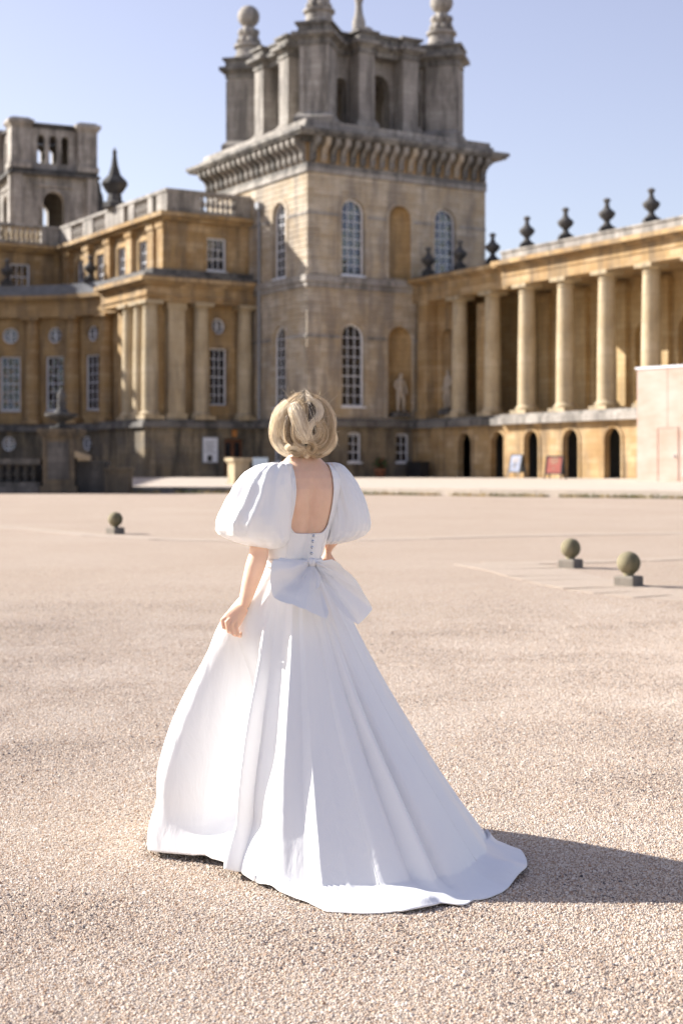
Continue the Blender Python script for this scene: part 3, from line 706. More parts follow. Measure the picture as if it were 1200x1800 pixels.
# ---- rear range closing the court on the left
rr = bthing('rear_range', 'golden stone upper storey with balustrade behind the curved wing', 'building', (-11, 24, GZ))
RW = [dict(a=a, w=1.3, zb=13.2, zt=14.9, kind='flat') for a in (-8.0, -11.6, -15.2)]
m = MB(); wall(m, Mx(23.2), -20, -5.2, GZ, 15.65, RW, .3); m.box(-20, -5.2, 24, 32, GZ, 15.6); part('wall', m, 'gold', rr)
for o in RW: window(rr, Mx(23.2), o, 3, 2, .1, .12)
m = MB(); m.box(-20, -5.3, 22.8, 32, 15.65, 15.85); m.box(-20, -5.35, 22.5, 32, 15.85, 16.1); part('cornice', m, 'brown', rr)
par = MB(); par.box(-20, -5.4, 23.0, 23.35, 16.1, 16.32); par.box(-20, -5.4, 22.93, 23.42, 17.27, 17.46)
for (x0, x1) in ((-6.6, -5.4), (-10.4, -9.4), (-14, -13)): par.box(x0, x1, 22.98, 23.37, 16.32, 17.27)
prp = part('balustrade', par, 'grey', rr); bm2 = mesh_of(MB().lathe(BALU, seg=12), 'baluster', 'pale', True)
for (x0, x1) in ((-9.4, -6.6), (-13, -10.4)):
    for i in range(8): inst('baluster', bm2, prp, (x0 + .2 + i * (x1 - x0 - .4) / 7, 23.17, 16.32))

# ---- quadrant: the curved lower wing
QX, QY, QR = -20.5, 86.8, 9.2
qd = thing('quadrant_wing', 'curved golden stone wing with engaged columns, sash windows and round windows', 'building', (QX, QY, GZ), 0, (0, 0, GZ))
MQ = lambda a, z, d: ((QR + d) * cos(a / QR), (QR + d) * sin(a / QR), z)
def MT_(phi, r=QR):  # flat frame touching the curve at phi
    c = (r * cos(phi), r * sin(phi)); t_ = (sin(phi), -cos(phi)); n_ = (cos(phi), sin(phi))
    return lambda a, z, d: (c[0] + a * t_[0] + d * n_[0], c[1] + a * t_[1] + d * n_[1], z)
A = lambda deg: radians(deg) * QR
QW = [37, 55, 73, 91, 109, 127]
ops = []
for q in QW[1:]:
    ops.append(dict(a=A(q), w=1.26, zb=5.2, zt=8.6, kind='flat')); ops.append(dict(a=A(q), w=1.0, zb=9.4, zt=10.4, kind='circle'))
ops.append(dict(a=A(37), w=1.1, zb=4.6, zt=8.4, kind='flat'))
m = MB(); wall(m, MQ, A(15), A(140), 4.3, 11.1, ops, .3, da=.5); part('wall', m, 'brown', qd)
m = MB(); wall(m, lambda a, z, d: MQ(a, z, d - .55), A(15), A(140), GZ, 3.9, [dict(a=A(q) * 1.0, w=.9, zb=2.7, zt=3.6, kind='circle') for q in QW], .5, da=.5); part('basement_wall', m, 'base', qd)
for q in QW[1:]:
    Mw = MT_(radians(q)); window(qd, Mw, dict(a=0, w=1.26, zb=5.2, zt=8.6, kind='flat'), 3, 6, .1, .12)
    window(qd, Mw, dict(a=0, w=1.0, zb=9.4, zt=10.4, kind='circle'), 1, 1, .08, .12)
    m = MB(); ring(m, Mw, dict(a=0, w=1.26, zb=5.2, zt=8.6, kind='flat'), .16, -.06, .05, grow=.16); part('window_surround', m, 'brown', qd); m = MB(); ring(m, Mw, dict(a=0, w=1.0, zb=9.4, zt=10.4, kind='circle'), .12, -.06, .05, grow=.12); part('window_surround', m, 'brown', qd)
for q in QW: window(qd, MT_(radians(q), QR - .55), dict(a=0, w=.9, zb=2.7, zt=3.6, kind='circle'), 1, 1, .08, .12)
m = MB(); m.mbox(MT_(radians(37)), -.5, .5, .1, .16, 4.6, 8.35)
for z in (4.9, 6.7): m.mbox(MT_(radians(37)), -.36, .36, .07, .1, z, z + 1.4)
part('door', m, 'wood', qd)
def arc_band(mb, r0, r1, z0, z1, d0=15, d1=140, n=64):
    P0 = [];
    for i in range(n + 1):
        p = radians(d0 + (d1 - d0) * i / n); P0.append(p)
    sec = [(r1, z0), (r0, z0), (r0, z1), (r1, z1)]
    for a, b in zip(P0[:-1], P0[1:]):
        for (s, e) in zip(sec, sec[1:] + sec[:1]):
            mb.quad((s[0] * cos(a), s[0] * sin(a), s[1]), (s[0] * cos(b), s[0] * sin(b), s[1]), (e[0] * cos(b), e[0] * sin(b), e[1]), (e[0] * cos(a), e[0] * sin(a), e[1]))
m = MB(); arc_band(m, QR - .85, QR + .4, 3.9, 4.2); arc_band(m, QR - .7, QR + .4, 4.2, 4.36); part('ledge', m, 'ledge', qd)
m = MB(); arc_band(m, QR - .5, QR + .4, 10.98, 11.9); arc_band(m, QR - .62, QR + .3, 11.9, 12.05); arc_band(m, QR - .85, QR + .3, 12.05, 12.3); part('entablature', m, 'brown', qd)
m = MB(); arc_band(m, QR - .62, QR + 4, 12.3, 12.55); arc_band(m, QR - .35, QR + .3, 12.55, 13.0); part('parapet', m, 'lead', qd)
for q in (28, 46, 64, 82, 100, 118):
    p = radians(q); put_column(CMg, qd, (QR - .2) * cos(p), (QR - .2) * sin(p), 4.36, p)
URNM = mesh_of(MB().lathe(URN, seg=20).box(-.36, .36, -.36, .36, -.25, .01), 'urn', 'dark', True)
URNM.set_sharp_from_angle(angle=radians(50))
def urn(x, y, z, label, group, s=1.0):
    o = bpy.data.objects.new('stone_urn', URNM); COL.objects.link(o); o.location = (x, y, z); o.scale = (s, s, s)
    return tag(o, label, 'urn', group)
for q, lab in ((56, 'dark stone urn on the curved wing parapet, nearer the tower'), (92, 'dark stone urn on the curved wing parapet at the left edge of the photo')):
    p = radians(q); urn(QX + (QR - .1) * cos(p), QY + (QR - .1) * sin(p), 13.25, lab, 'urns on the curved wing')

# ---- main block outside the frame: it throws the shade over the steps on the left
mbk = thing('main_block', 'tall stone main block of the palace beyond the left edge', 'building', (-47, 86, .9), 0, (-47, 86, .9))
m = MB(); wall(m, lambda a, z, d: (-40 - d, a, z), 72, 100, .9, 19.0, [dict(a=75 + 4.2 * i, w=1.6, zb=z, zt=z + 4.5) for i in range(6) for z in (5, 12)], .5)
wall(m, lambda a, z, d: (a, 72 + d, z), -54, -40, .9, 19.0, [dict(a=-52 + 4.2 * i, w=1.6, zb=z, zt=z + 4.5) for i in range(3) for z in (5, 12)], .5)
m.box(-54, -40.6, 72.6, 100, .9, 18.9); part('wall', m, 'gold', mbk)
m = MB(); m.box(-54, -39.4, 71.4, 100, 19.0, 19.4); m.box(-54, -40, 72, 100, 19.4, 20.0); part('cornice', m, 'grey', mbk)

# ---- colonnade to the right of the tower
cl = bthing('colonnade', 'long golden stone colonnade on an arcaded basement, right of the tower', 'colonnade', (9, -14, GZ))
XL, XP = 7.34, 6.84                    # column axis: link bays, projecting bays
YB = -9.3                               # where the projecting bays begin
YE = -34.0
ar = lambda r: dict(a=-r, w=1.15, zb=GZ, zt=3.5)
m = MB()
wall(m, My(XL - .5), YB, .3, GZ, 3.85, [ar(5.2), ar(8.15)], .3); wall(m, My(XP - .55), YE, YB, GZ, 3.85, [ar(11.6 + 3.05 * k) for k in range(7)], .3)
m.quad((XP - .55, YB, GZ), (XL - .5, YB, GZ), (XL - .5, YB, 3.85), (XP - .55, YB, 3.85)); part('basement_wall', m, 'gold', cl)
for r, x in [(5.2, XL - .5), (8.15, XL - .5)] + [(11.6 + 3.05 * k, XP - .55) for k in range(7)]:
    m = MB(); ring(m, My(x), ar(r), .16, -.05, .05, grow=.16, skip_bottom=True); part('arch_surround', m, 'gold', cl)
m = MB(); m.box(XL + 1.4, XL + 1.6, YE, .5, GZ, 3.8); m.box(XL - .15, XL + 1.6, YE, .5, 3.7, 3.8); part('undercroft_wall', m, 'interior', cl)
lg = MB(); lg.box(XL - .85, XL + 4, YB, 0, 3.85, 4.2); lg.box(XL - .7, XL + 4, YB, 0, 4.2, 4.36); part('ledge', lg, 'ledge', cl)
lg = MB(); lg.box(XP - .95, XL + 4, YE, YB - .01, 3.85, 4.2); lg.box(XP - .8, XL + 4, YE, YB - .012, 4.2, 4.36); part('ledge', lg, 'grey', cl)
for r in (4.03, 7.0): put_column(CM, cl, XL, -r, 4.36)
m = MB(); m.box(XL - .42, XL + .3, -1.45, -.55, 4.36, 11.0); m.box(XL - .52, XL + .3, -1.58, -.42, 4.36, 4.8); part('pilaster', m, 'gold', cl)
for k in range(7): put_column(CM, cl, XP, -(10.55 + 3.05 * k), 4.36)
# wall with a niche in the first bay, back wall with pilasters and blind arches behind the rest
m = MB(); NO = dict(a=-2.5, w=1.3, zb=4.6, zt=9.4)
wall(m, My(XL + .3), -4.1, 0, 4.36, 11.0, [NO, dict(a=-2.5, w=.1, zb=4.37, zt=4.4, kind='flat')], .1); niche(m, My(XL + .3), -2.5, 1.3, 4.6, 9.4, .8); part('wall', m, 'gold', cl)
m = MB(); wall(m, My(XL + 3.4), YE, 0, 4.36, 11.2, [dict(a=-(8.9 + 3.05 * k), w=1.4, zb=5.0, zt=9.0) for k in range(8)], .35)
m.box(XL + 3.75, XL + 3.9, YE, 0, 4.36, 11.2); part('back_wall', m, 'gold_bounce', cl)
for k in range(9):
    y = -(7.4 + 3.05 * k); m = MB(); m.box(XL + 3.1, XL + 3.41, y - .42, y + .42, 4.36, 11.05); m.box(XL + 3.0, XL + 3.41, y - .5, y + .5, 10.5, 10.9); part('pilaster', m, 'gold_bounce', cl)
m = MB(); m.box(XL + .5, XL + .9, -6.5, -4.9, 4.36, 10.6); part('screen_panel', m, 'brown', cl)
# entablature in two planes, parapet
en = MB()
for (x, y0, y1, e) in ((XL, YB + .3, .3, 0), (XP, YE, YB + .3, 1)):
    en.box(x - .42, x + .45, y0, y1 - .004 * e, 11.0, 11.5); en.box(x - .47, x + .45, y0, y1 - .004 * e, 11.5, 11.56); en.box(x - .44, x + .45, y0, y1 - .004 * e, 11.56, 11.95)
    en.box(x - .62, x + .5, y0, y1 - .004 * e + .2 * e, 11.95, 12.08); en.box(x - .9, x + .5, y0, y1 + (.35 if e else 0), 12.08, 12.3)
en.box(XL + .4, XL + 4, YE, 0, 11.2, 12.0); part('entablature', en, 'gold', cl)
pa = MB(); pa.box(XL - .4, XL + 4, YB + .3, .2, 12.3, 12.46); part('roof_edge', pa, 'ledge', cl)
pa = MB(); pa.box(XP - .5, XL + 4, YE, YB + .25, 12.3, 12.72); pa.box(XP - .56, XL + 4, YE, YB + .31, 12.72, 12.82); part('parapet', pa, 'grey', cl)
names = ['dark urn standing against the tower, first on the low link roof', 'dark urn in front of the tower window, second on the link roof', 'dark urn just right of the tower edge, last on the link roof',
         'leftmost dark urn on the sunlit colonnade parapet', 'second dark urn from the left on the sunlit colonnade parapet', 'third dark urn from the left on the sunlit colonnade parapet', 'largest dark urn, at the right end of the colonnade parapet']
for (x, y, z), lab in zip([(XL, -1.0, 12.7), (XL, -4.03, 12.7), (XL, -7.0, 12.7)] + [(XP, -(10.55 + 3.05 * k), 13.05) for k in range(4)], names):
    p = W2(x, y, z); urn(p[0], p[1], p[2], lab, 'urns on the colonnade')

# ---- distant belvedere behind the left wing
DX = 6.4; DH = DX / 2
db = thing('distant_belvedere', 'weathered grey openwork belvedere rising behind the left wing', 'tower', (-24.7, 128, 8), radians(24), (DH, DH, 8))
m = MB(); up_m = MB(); piers = []
for k in range(4):
    an = k * pi / 2
    def MD(a, z, d, an=an):
        x, y = a - DH, -DH + d; return (DH + x * cos(an) - y * sin(an), DH + x * sin(an) + y * cos(an), z)
    wall(m, MD, 0, DX, 8, 25.5, [dict(a=DH, w=1.75, zb=15.5, zt=24.2)], .7)
    ring(m, MD, dict(a=DH, w=1.75, zb=15.5, zt=24.2), .22, -.08, .05, grow=.22, skip_bottom=True)
    m.mbox(MD, DH - 1.6, DH + 1.6, -.14, .02, 24.55, 24.75)
    wall(up_m, lambda a, z, d, MD=MD: MD(a, z, d + .2), .4, DX - .4, 25.9, 29.3, [dict(a=DH + q, w=.62, zb=26.5, zt=28.8) for q in (-.98, 0, .98)], .45)
    for q in (.1, DX - .1): piers.append((MD, q))
part('lower_stage', m, 'grey', db); part('upper_stage', up_m, 'grey', db)
for MD, q in piers:
    m = MB(); m.mbox(MD, q - .62, q + .62, -.28, .5, 8, 20.4); m.mbox(MD, q - .52, q + .52, -.2, .5, 20.4, 25.4); part('pier', m, 'grey', db)
m = MB(); m.box(-.55, DX + .55, -.55, DX + .55, 25.4, 25.62); m.box(-.3, DX + .3, -.3, DX + .3, 25.62, 25.9); part('cornice', m, 'dark', db)
m = MB(); m.box(.25, DX - .25, .25, DX - .25, 29.3, 29.5); m.box(.05, DX - .05, .05, DX - .05, 29.5, 29.72); part('top_cornice', m, 'dark', db)
for x in (.45, DX - .45):
    for y in (.45, DX - .45):
        m = MB(); m.obox(x, y, .9, .9, 25.9, 26.35, 0); m.obox(x, y, .78, .78, 26.35, 29.3, 0); m.obox(x, y, .9, .9, 29.3, 29.5, 0); m.obox(x, y, 1.05, 1.05, 29.5, 29.78, 0); m.obox(x, y, .95, .95, 29.78, 30.0, 0, .7); part('corner_pier', m, 'grey', db)
m = MB()
for i in range(9): m.obox(DX + .25 + .1 * (8 - i), .9, .4 + .12 * (8 - i), .55, 18.5 + i * .85, 19.35 + i * .85, 0, .82)
for z, r in ((20.2, .95), (22.5, .75), (24.6, .55), (26.9, .5)): m.lathe([(r * .4, -.55), (r, -.2), (r, .1), (r * .45, .5), (.05, .7)], DX + .85 - .12 * (z - 20), .9, z, 12)
part('scroll_buttress', m, 'dark', db)

# ------------------------------------------------------------------ statues, steps, small things in the court
def skin_figure(name, joints, edges, mat, sub=2):
    """one continuous body grown over a jointed skeleton"""
    me = bpy.data.meshes.new(name); me.from_pydata([j[0] for j in joints], edges, [])
    o = bpy.data.objects.new(name, me); COL.objects.link(o)
    md = o.modifiers.new('skin', 'SKIN'); md.use_smooth_shade = True
    for i, sv in enumerate(me.skin_vertices[0].data):
        r = joints[i][1]; sv.radius = r if isinstance(r, tuple) else (r, r); sv.use_root = (i == 0)
    o.modifiers.new('sub', 'SUBSURF').levels = sub
    dg = bpy.context.evaluated_depsgraph_get(); new = bpy.data.meshes.new_from_object(o.evaluated_get(dg))
    o.modifiers.clear(); o.data = new; new.materials.clear(); new.materials.append(MT[mat])
    new.polygons.foreach_set('use_smooth', [True] * len(new.polygons)); return o
def statue(loc, rotz, label, mir=1):
    k = mir
    J = [((0, 0, 1.18), (.2, .15)), ((0, 0, 1.42), (.18, .13)), ((.02 * k, 0, 1.66), (.22, .15)), ((.02 * k, 0, 1.84), (.12, .1)), ((.03 * k, -.02, 1.95), (.075, .08)), ((.05 * k, -.04, 2.1), (.115, .13)), ((.05 * k, -.04, 2.22), (.08, .09)),
         ((-.26, 0, 1.74), .09), ((-.36, -.02, 1.46), .075), ((-.25, -.16, 1.22), .055), ((-.18, -.2, 1.14), .045),
         ((.28, 0, 1.72), .09), ((.4, .04, 1.42), .075), ((.42, -.06, 1.14), .055), ((.42, -.1, 1.02), .045),
         ((-.12, 0, 1.06), .15), ((-.13, -.03, .62), .105), ((-.13, .02, .16), .07), ((-.14, -.12, .05), .06),
         ((.12, 0, 1.06), .15), ((.2, -.12, .64), .105), ((.22, .0, .18), .07), ((.25, -.13, .05), .06)]
    E = [(0, 1), (1, 2), (2, 3), (3, 4), (4, 5), (5, 6), (3, 7), (7, 8), (8, 9), (9, 10), (3, 11), (11, 12), (12, 13), (13, 14), (0, 15), (15, 16), (16, 17), (17, 18), (0, 19), (19, 20), (20, 21), (21, 22)]
    J = [((p[0] * k, p[1], p[2]), r) for (p, r) in J]
    o = skin_figure('statue', J, E, 'statue'); o.location = loc; o.rotation_euler = (0, 0, rotz)
    tag(o, label, 'statue', 'statues in niches')
    p = MB(); p.box(-.5, .5, -.36, .36, -.28, -.06); p.box(-.42, .42, -.3, .3, -.06, .02); part('plinth', p, 'ledge', o, off=(0, 0, 0))
    d = MB(); P = []
    for i in range(15):   # a cloak hanging behind one hip
        z = 1.5 - 1.45 * i / 14
        P.append([(k * (.30 + .05 * sin(i * .5)) + .13 * cos(q * pi / 10) * k, .10 + .10 * sin(q * pi / 10) + .02 * sin(q * 2.1 + i * .3), z) for q in range(11)])
    d.grid(P); part('drapery', d, 'statue', o, True, off=(0, 0, 0))
    return o
p = W2(6.05, -.05, 4.78); statue(p, YAW, 'stone statue standing in the lower niche of the tower', 1)
p = W2(XL + .3, -2.5, 4.9); statue(p, YAW - pi / 2, 'stone statue in the niche between the tower and the first column', -1)

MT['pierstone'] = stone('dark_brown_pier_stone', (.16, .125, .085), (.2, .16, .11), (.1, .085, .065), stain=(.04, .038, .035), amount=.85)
# steps flanking pier and balustrade at the left, in shade
sp0 = thing('stair_pier', 'dark stone pier flanking the steps, with lower walls running off it', 'pier', (-11.2, 62, .55), 0, (-11.2, 62, .55))
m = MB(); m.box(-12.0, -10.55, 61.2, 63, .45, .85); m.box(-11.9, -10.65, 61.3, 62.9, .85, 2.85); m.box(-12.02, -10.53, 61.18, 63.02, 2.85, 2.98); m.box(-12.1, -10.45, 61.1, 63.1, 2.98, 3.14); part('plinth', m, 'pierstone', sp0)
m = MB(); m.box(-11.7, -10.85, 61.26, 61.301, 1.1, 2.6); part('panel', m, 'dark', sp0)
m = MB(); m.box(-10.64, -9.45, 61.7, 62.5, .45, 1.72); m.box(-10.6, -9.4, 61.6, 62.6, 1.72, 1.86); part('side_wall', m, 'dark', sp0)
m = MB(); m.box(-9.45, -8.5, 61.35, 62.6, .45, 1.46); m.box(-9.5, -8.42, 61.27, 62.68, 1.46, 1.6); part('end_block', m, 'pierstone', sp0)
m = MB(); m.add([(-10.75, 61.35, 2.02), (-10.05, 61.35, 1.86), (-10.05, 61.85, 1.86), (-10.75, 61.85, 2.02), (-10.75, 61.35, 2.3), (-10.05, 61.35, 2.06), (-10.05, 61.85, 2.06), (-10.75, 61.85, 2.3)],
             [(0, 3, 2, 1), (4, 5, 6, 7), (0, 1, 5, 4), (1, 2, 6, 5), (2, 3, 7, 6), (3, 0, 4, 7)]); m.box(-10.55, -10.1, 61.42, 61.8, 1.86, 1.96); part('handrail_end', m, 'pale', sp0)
v = thing('stone_vase', 'dark broad stone vase on top of the stair pier', 'vase', (-11.3, 62.1, 3.14), 0, (-11.3, 62.1, 3.14))
m = MB(); m.box(-11.7, -10.9, 61.7, 62.5, 3.14, 3.24); m.lathe([(.3, .1), (.16, .18), (.14, .3), (.4, .4), (.66, .52), (.7, .6), (.5, .64)], -11.3, 62.1, 3.14, 20); part('bowl', m, 'dark', v, True)
m = MB(); m.lathe([(.35, .6), (.3, .7), (.16, .85), (.2, 1.0), (.14, 1.2), (.2, 1.35), (.1, 1.55), (.02, 1.66)], -11.3, 62.1, 3.14, 14); part('lid', m, 'dark', v, True)
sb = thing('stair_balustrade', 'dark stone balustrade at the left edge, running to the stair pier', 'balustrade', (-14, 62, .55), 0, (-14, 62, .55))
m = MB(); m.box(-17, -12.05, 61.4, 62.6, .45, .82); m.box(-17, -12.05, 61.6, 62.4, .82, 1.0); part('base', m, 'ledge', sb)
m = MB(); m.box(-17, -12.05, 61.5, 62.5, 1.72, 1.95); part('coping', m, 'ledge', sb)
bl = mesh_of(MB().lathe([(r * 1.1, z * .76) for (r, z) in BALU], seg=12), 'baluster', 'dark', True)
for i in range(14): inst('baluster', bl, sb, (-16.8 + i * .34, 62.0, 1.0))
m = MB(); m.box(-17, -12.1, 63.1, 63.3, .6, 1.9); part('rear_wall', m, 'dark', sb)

# ball bollards
def ball_bollard(px, py, label, rot, s=1.0):
    x, y = ground_pt(px, py); o = thing('ball_bollard', label, 'bollard', (x, y, ground_z(y)), rot, (0, 0, 0), 'ball bollards on the gravel')
    r = .155 * s; b = MB(); b.sphere((0, 0, .16 * s + r * .93), r, 28, 18)
    for i, q in enumerate(b.v):
        k = 1 + .025 * noise.noise(Vector(q) * 9 + Vector((px, 0, 0))); c = Vector((0, 0, .16 * s + r * .93)); b.v[i] = tuple(c + (Vector(q) - c) * k)
    part('ball', b, 'bollard', o, True)
    k = MB(); k.lathe([(.07 * s, .1 * s), (.06 * s, .135 * s), (.085 * s, .175 * s)], seg=16); part('neck', k, 'bollard', o, True)
    p = MB(); h = .14 * s; p.box(-h, h, -h, h, -.03, .115 * s); p.obox(0, 0, h, h, .115 * s, .135 * s, 0, .9); part('base_block', p, 'blockstone', o)
MT['blockstone'] = stone('bollard_block_stone', (.28, .245, .20), (.33, .29, .24), (.2, .18, .15), stain=(.08, .075, .07), amount=.6, joints=0, bh=4, bw=9)
MT['bollard'] = stone('lichened_ball_stone', (.25, .215, .13), (.28, .24, .15), (.17, .155, .10), stain=(.04, .045, .025), amount=.9, joints=0, bh=4, bw=9)
ball_bollard(1104, 1030, 'nearest ball bollard, lichened stone ball on a square block at the right', radians(50), .92)
ball_bollard(1002, 998, 'middle ball bollard, left of and behind the nearest one', radians(50), .90)
ball_bollard(203, 938, 'small far ball bollard alone on the gravel at the left', radians(48), .90)

# printed screen at the right, like a cabin clad in a photograph of stone
def hoard_mat():
    m, nt, b = newmat('printed_stone_hoarding'); L = nt.links
    tc = N(nt, 'ShaderNodeTexCoord'); mp = N(nt, 'ShaderNodeMapping'); mp.inputs['Scale'].default_value = (.5, .5, 1.3); L.new(tc.outputs['Object'], mp.inputs[0])
    n = N(nt, 'ShaderNodeTexNoise', Scale=1.0, Detail=5.0, Roughness=.6); L.new(mp.outputs[0], n.inputs['Vector'])
    c = mixc(nt, ramp(nt, n.outputs[0], .38, .62), (.50, .40, .335), (.45, .30, .225)); L.new(c, b.inputs['Base Color']); b.inputs['Roughness'].default_value = .55
    return m
MT['hoard'] = hoard_mat()
hr = thing('site_hoarding', 'pink printed stone hoarding cabin standing before the colonnade', 'hoarding', (11.9, 62, .9), radians(-48), (0, 0, .9))
for i in range(4):
    m = MB(); m.box(i * 1.5 + .012, i * 1.5 + 1.488, 0, .06, .95, 5.55)
    if i != 9: part('panel', m, 'hoard', hr)
m = MB(); m.box(0, 6, .06, 3.2, .9, 5.5); part('cabin_body', m, 'hoard', hr)
m = MB(); m.box(-.05, 6.05, -.04, 3.25, 5.55, 5.63); part('top_rail', m, 'white', hr)
m = MB(); m.box(1.0, 1.04, -.03, .0, 1.0, 3.2); m.box(1.98, 2.02, -.03, .0, 1.0, 3.2); m.box(1.04, 1.98, -.03, .0, 3.16, 3.2); m.box(1.05, 1.97, -.012, -.002, 1.0, 3.15); dr = part('door', m, 'hoard', hr)
m = MB(); m.box(1.82, 1.9, -.07, -.012, 2.0, 2.08); part('handle', m, 'pipe', dr)

def a_board(px, py, Y, label, facemat, rot, h=1.15, w=.62):
    x = (px - 600) / 2700 * Y; z = CAMZ - (py - 828) / 2700 * Y
    o = thing('pavement_sign', label, 'sign', (x, Y, z), rot, (0, 0, 0))
    for s, fm in ((-1, facemat), (1, 'black')):
        M_ = lambda a, zz, d, s=s: (a, s * (.32 * (1 - zz / h)) + s * d, zz)
        m = MB()
        for a in (-w / 2, w / 2): m.mbox(M_, a - .03, a + .03, 0, .03, 0, h)
        m.mbox(M_, -w / 2, w / 2, 0, .028, h - .06, h); m.mbox(M_, -w / 2, w / 2, 0, .028, .2, .26); fr = part('frame', m, 'black', o)
        m = MB(); m.mbox(M_, -w / 2 + .03, w / 2 - .03, .005, .018, .26, h - .06); bo = part('board', m, fm, o)
        if s < 0:
            for zz, ww in ((.86, .34), (.76, .40), (.66, .30), (.44, .14)):
                q = MB(); q.mbox(M_, -ww / 2, ww / 2, .019, .022, zz, zz + .045); part('print', q, 'pale', bo)
    return o
a_board(975, 842, 66, 'red faced pavement sign board standing on the terrace before the arches', 'red', radians(-28), 1.0, .72)
MT['poster'] = plain('blue_pink_poster', (.32, .36, .5), .5, 0, .8, 2.4)
a_board(908, 838, 72, 'blue and white pavement sign board leaning by an arch', 'poster', radians(-40), 1.05, .6)
# white bench, dark bin box, stone pedestal, notice board, small board, potted plant
bn = thing('white_bench', 'white slatted bench at the right edge of the photo', 'bench', (13.55, 60.2, .88), radians(-48), (0, 0, 0))
for i in range(4):
    m = MB(); m.box(-.1, 1.3, -.2 + i * .1, -.12 + i * .1, .42, .45); part('slat', m, 'white', bn)
for i in range(3):
    m = MB(); m.box(-.1, 1.3, .2, .23, .58 + i * .12, .66 + i * .12); part('slat', m, 'white', bn)
for x in (0, 1.2):
    for y in (-.16, .18): m = MB(); m.box(x - .03, x + .03, y - .03, y + .03, 0, .42 if y < 0 else .92); part('leg', m, 'black', bn)
p = W2(6.9, -1.6, 1.08); bx = thing('storage_box', 'low black storage box against the basement wall under the niche', 'box', (p[0] - .6, p[1] - .6, p[2]), YAW - pi / 2, (0, 0, 0))
m = MB(); m.box(-.65, .65, -.3, .3, .05, .8); part('body', m, 'black', bx); m = MB(); m.box(-.69, .69, -.34, .34, .8, .9); part('lid', m, 'black', bx)
for x in (-.5, .5): m = MB(); m.box(x - .06, x + .06, -.25, .25, 0, .05); part('foot', m, 'black', bx)
pd = thing('stone_pedestal', 'short sunlit stone pedestal beside the woman left shoulder', 'pedestal', (-4.55, 68, .84), radians(28), (0, 0, 0))
m = MB(); m.box(-.42, .42, -.42, .42, 0, .12); m.box(-.36, .36, -.36, .36, .12, .98); part('shaft', m, 'pale', pd)
m = MB(); m.box(-.42, .42, -.42, .42, .98, 1.05); m.box(-.47, .47, -.47, .47, 1.05, 1.2); part('cap', m, 'pale', pd)
nbd = bthing('notice_board', 'white notice board on the basement wall left of the brown door', 'notice board', (-2.9, 6.0, 1.9))
m = MB(); m.box(-3.4, -2.4, 5.98, 6.04, 1.9, 3.4); part('frame', m, 'pipe', nbd); m = MB(); m.box(-3.34, -2.46, 5.95, 5.98, 1.96, 3.34); part('sheet', m, 'white', nbd)
for i in range(7): m = MB(); m.box(-3.25, -2.6 - .08 * (i % 3), 5.944, 5.95, 2.5 + i * .1, 2.54 + i * .1); part('print', m, 'pipe', nbd)
m = MB(); m.box(-3.1, -2.8, 5.944, 5.95, 2.0, 2.35); part('picture', m, 'black', nbd)
dsg = bthing('door_sign', 'small orange sign fixed above the brown door', 'sign', (-1.35, 6.0, 3.4))
MT['orange'] = plain('orange_sign', (.55, .22, .05), .5); m = MB(); m.box(-1.5, -1.2, 5.97, 6.04, 3.42, 3.82); part('panel', m, 'orange', dsg); m = MB(); m.box(-1.53, -1.17, 5.99, 6.045, 3.39, 3.85); part('frame', m, 'black', dsg)
wb = thing('direction_board', 'small pale blue board on a post behind the woman shoulder', 'sign', (-3.9, 74, .95), radians(10), (0, 0, 0))
MT['paleblue'] = plain('pale_blue_board', (.45, .55, .65), .4, 0, .1); m = MB(); m.box(-.36, .36, -.02, .02, .75, 1.15); part('panel', m, 'paleblue', wb)
for x in (-.3, .3): m = MB(); m.box(x - .025, x + .025, -.022, .03, 0, .75); part('post', m, 'black', wb)
pp = thing('potted_plant', 'green potted plant with red flowers beside the tower basement', 'plant', W2(3.9, -1.3, 1.05), 0, (0, 0, 0))
m = MB(); m.lathe([(.22, 0), (.3, .42), (.34, .44), (.34, .52), (.28, .52)], seg=18); part('pot', m, 'pot', pp, True)
MT['leaf'] = plain('leaf_green', (.06, .11, .03), .6, 0, .4, 12); MT['flower'] = plain('flower_red', (.5, .03, .05), .6, 0, .3, 12)
for nm, mt, cnt, sz in (('foliage', 'leaf', 260, .10), ('flowers', 'flower', 60, .07)):
    m = MB()
    for i in range(cnt):
        u_ = Vector((random.gauss(0, 1), random.gauss(0, 1), random.gauss(0, 1))).normalized() * (.4 * random.random() ** .4)
        c = Vector((0, 0, .8)) + Vector((u_.x, u_.y, u_.z * .9)); a = Vector((random.gauss(0, 1), random.gauss(0, 1), random.gauss(0, 1))).normalized(); b_ = a.cross(Vector((.3, .2, 1))).normalized()
        m.quad(c - a * sz, c - b_ * sz * .4, c + a * sz, c + b_ * sz * .4)
    part(nm, m, mt, pp)
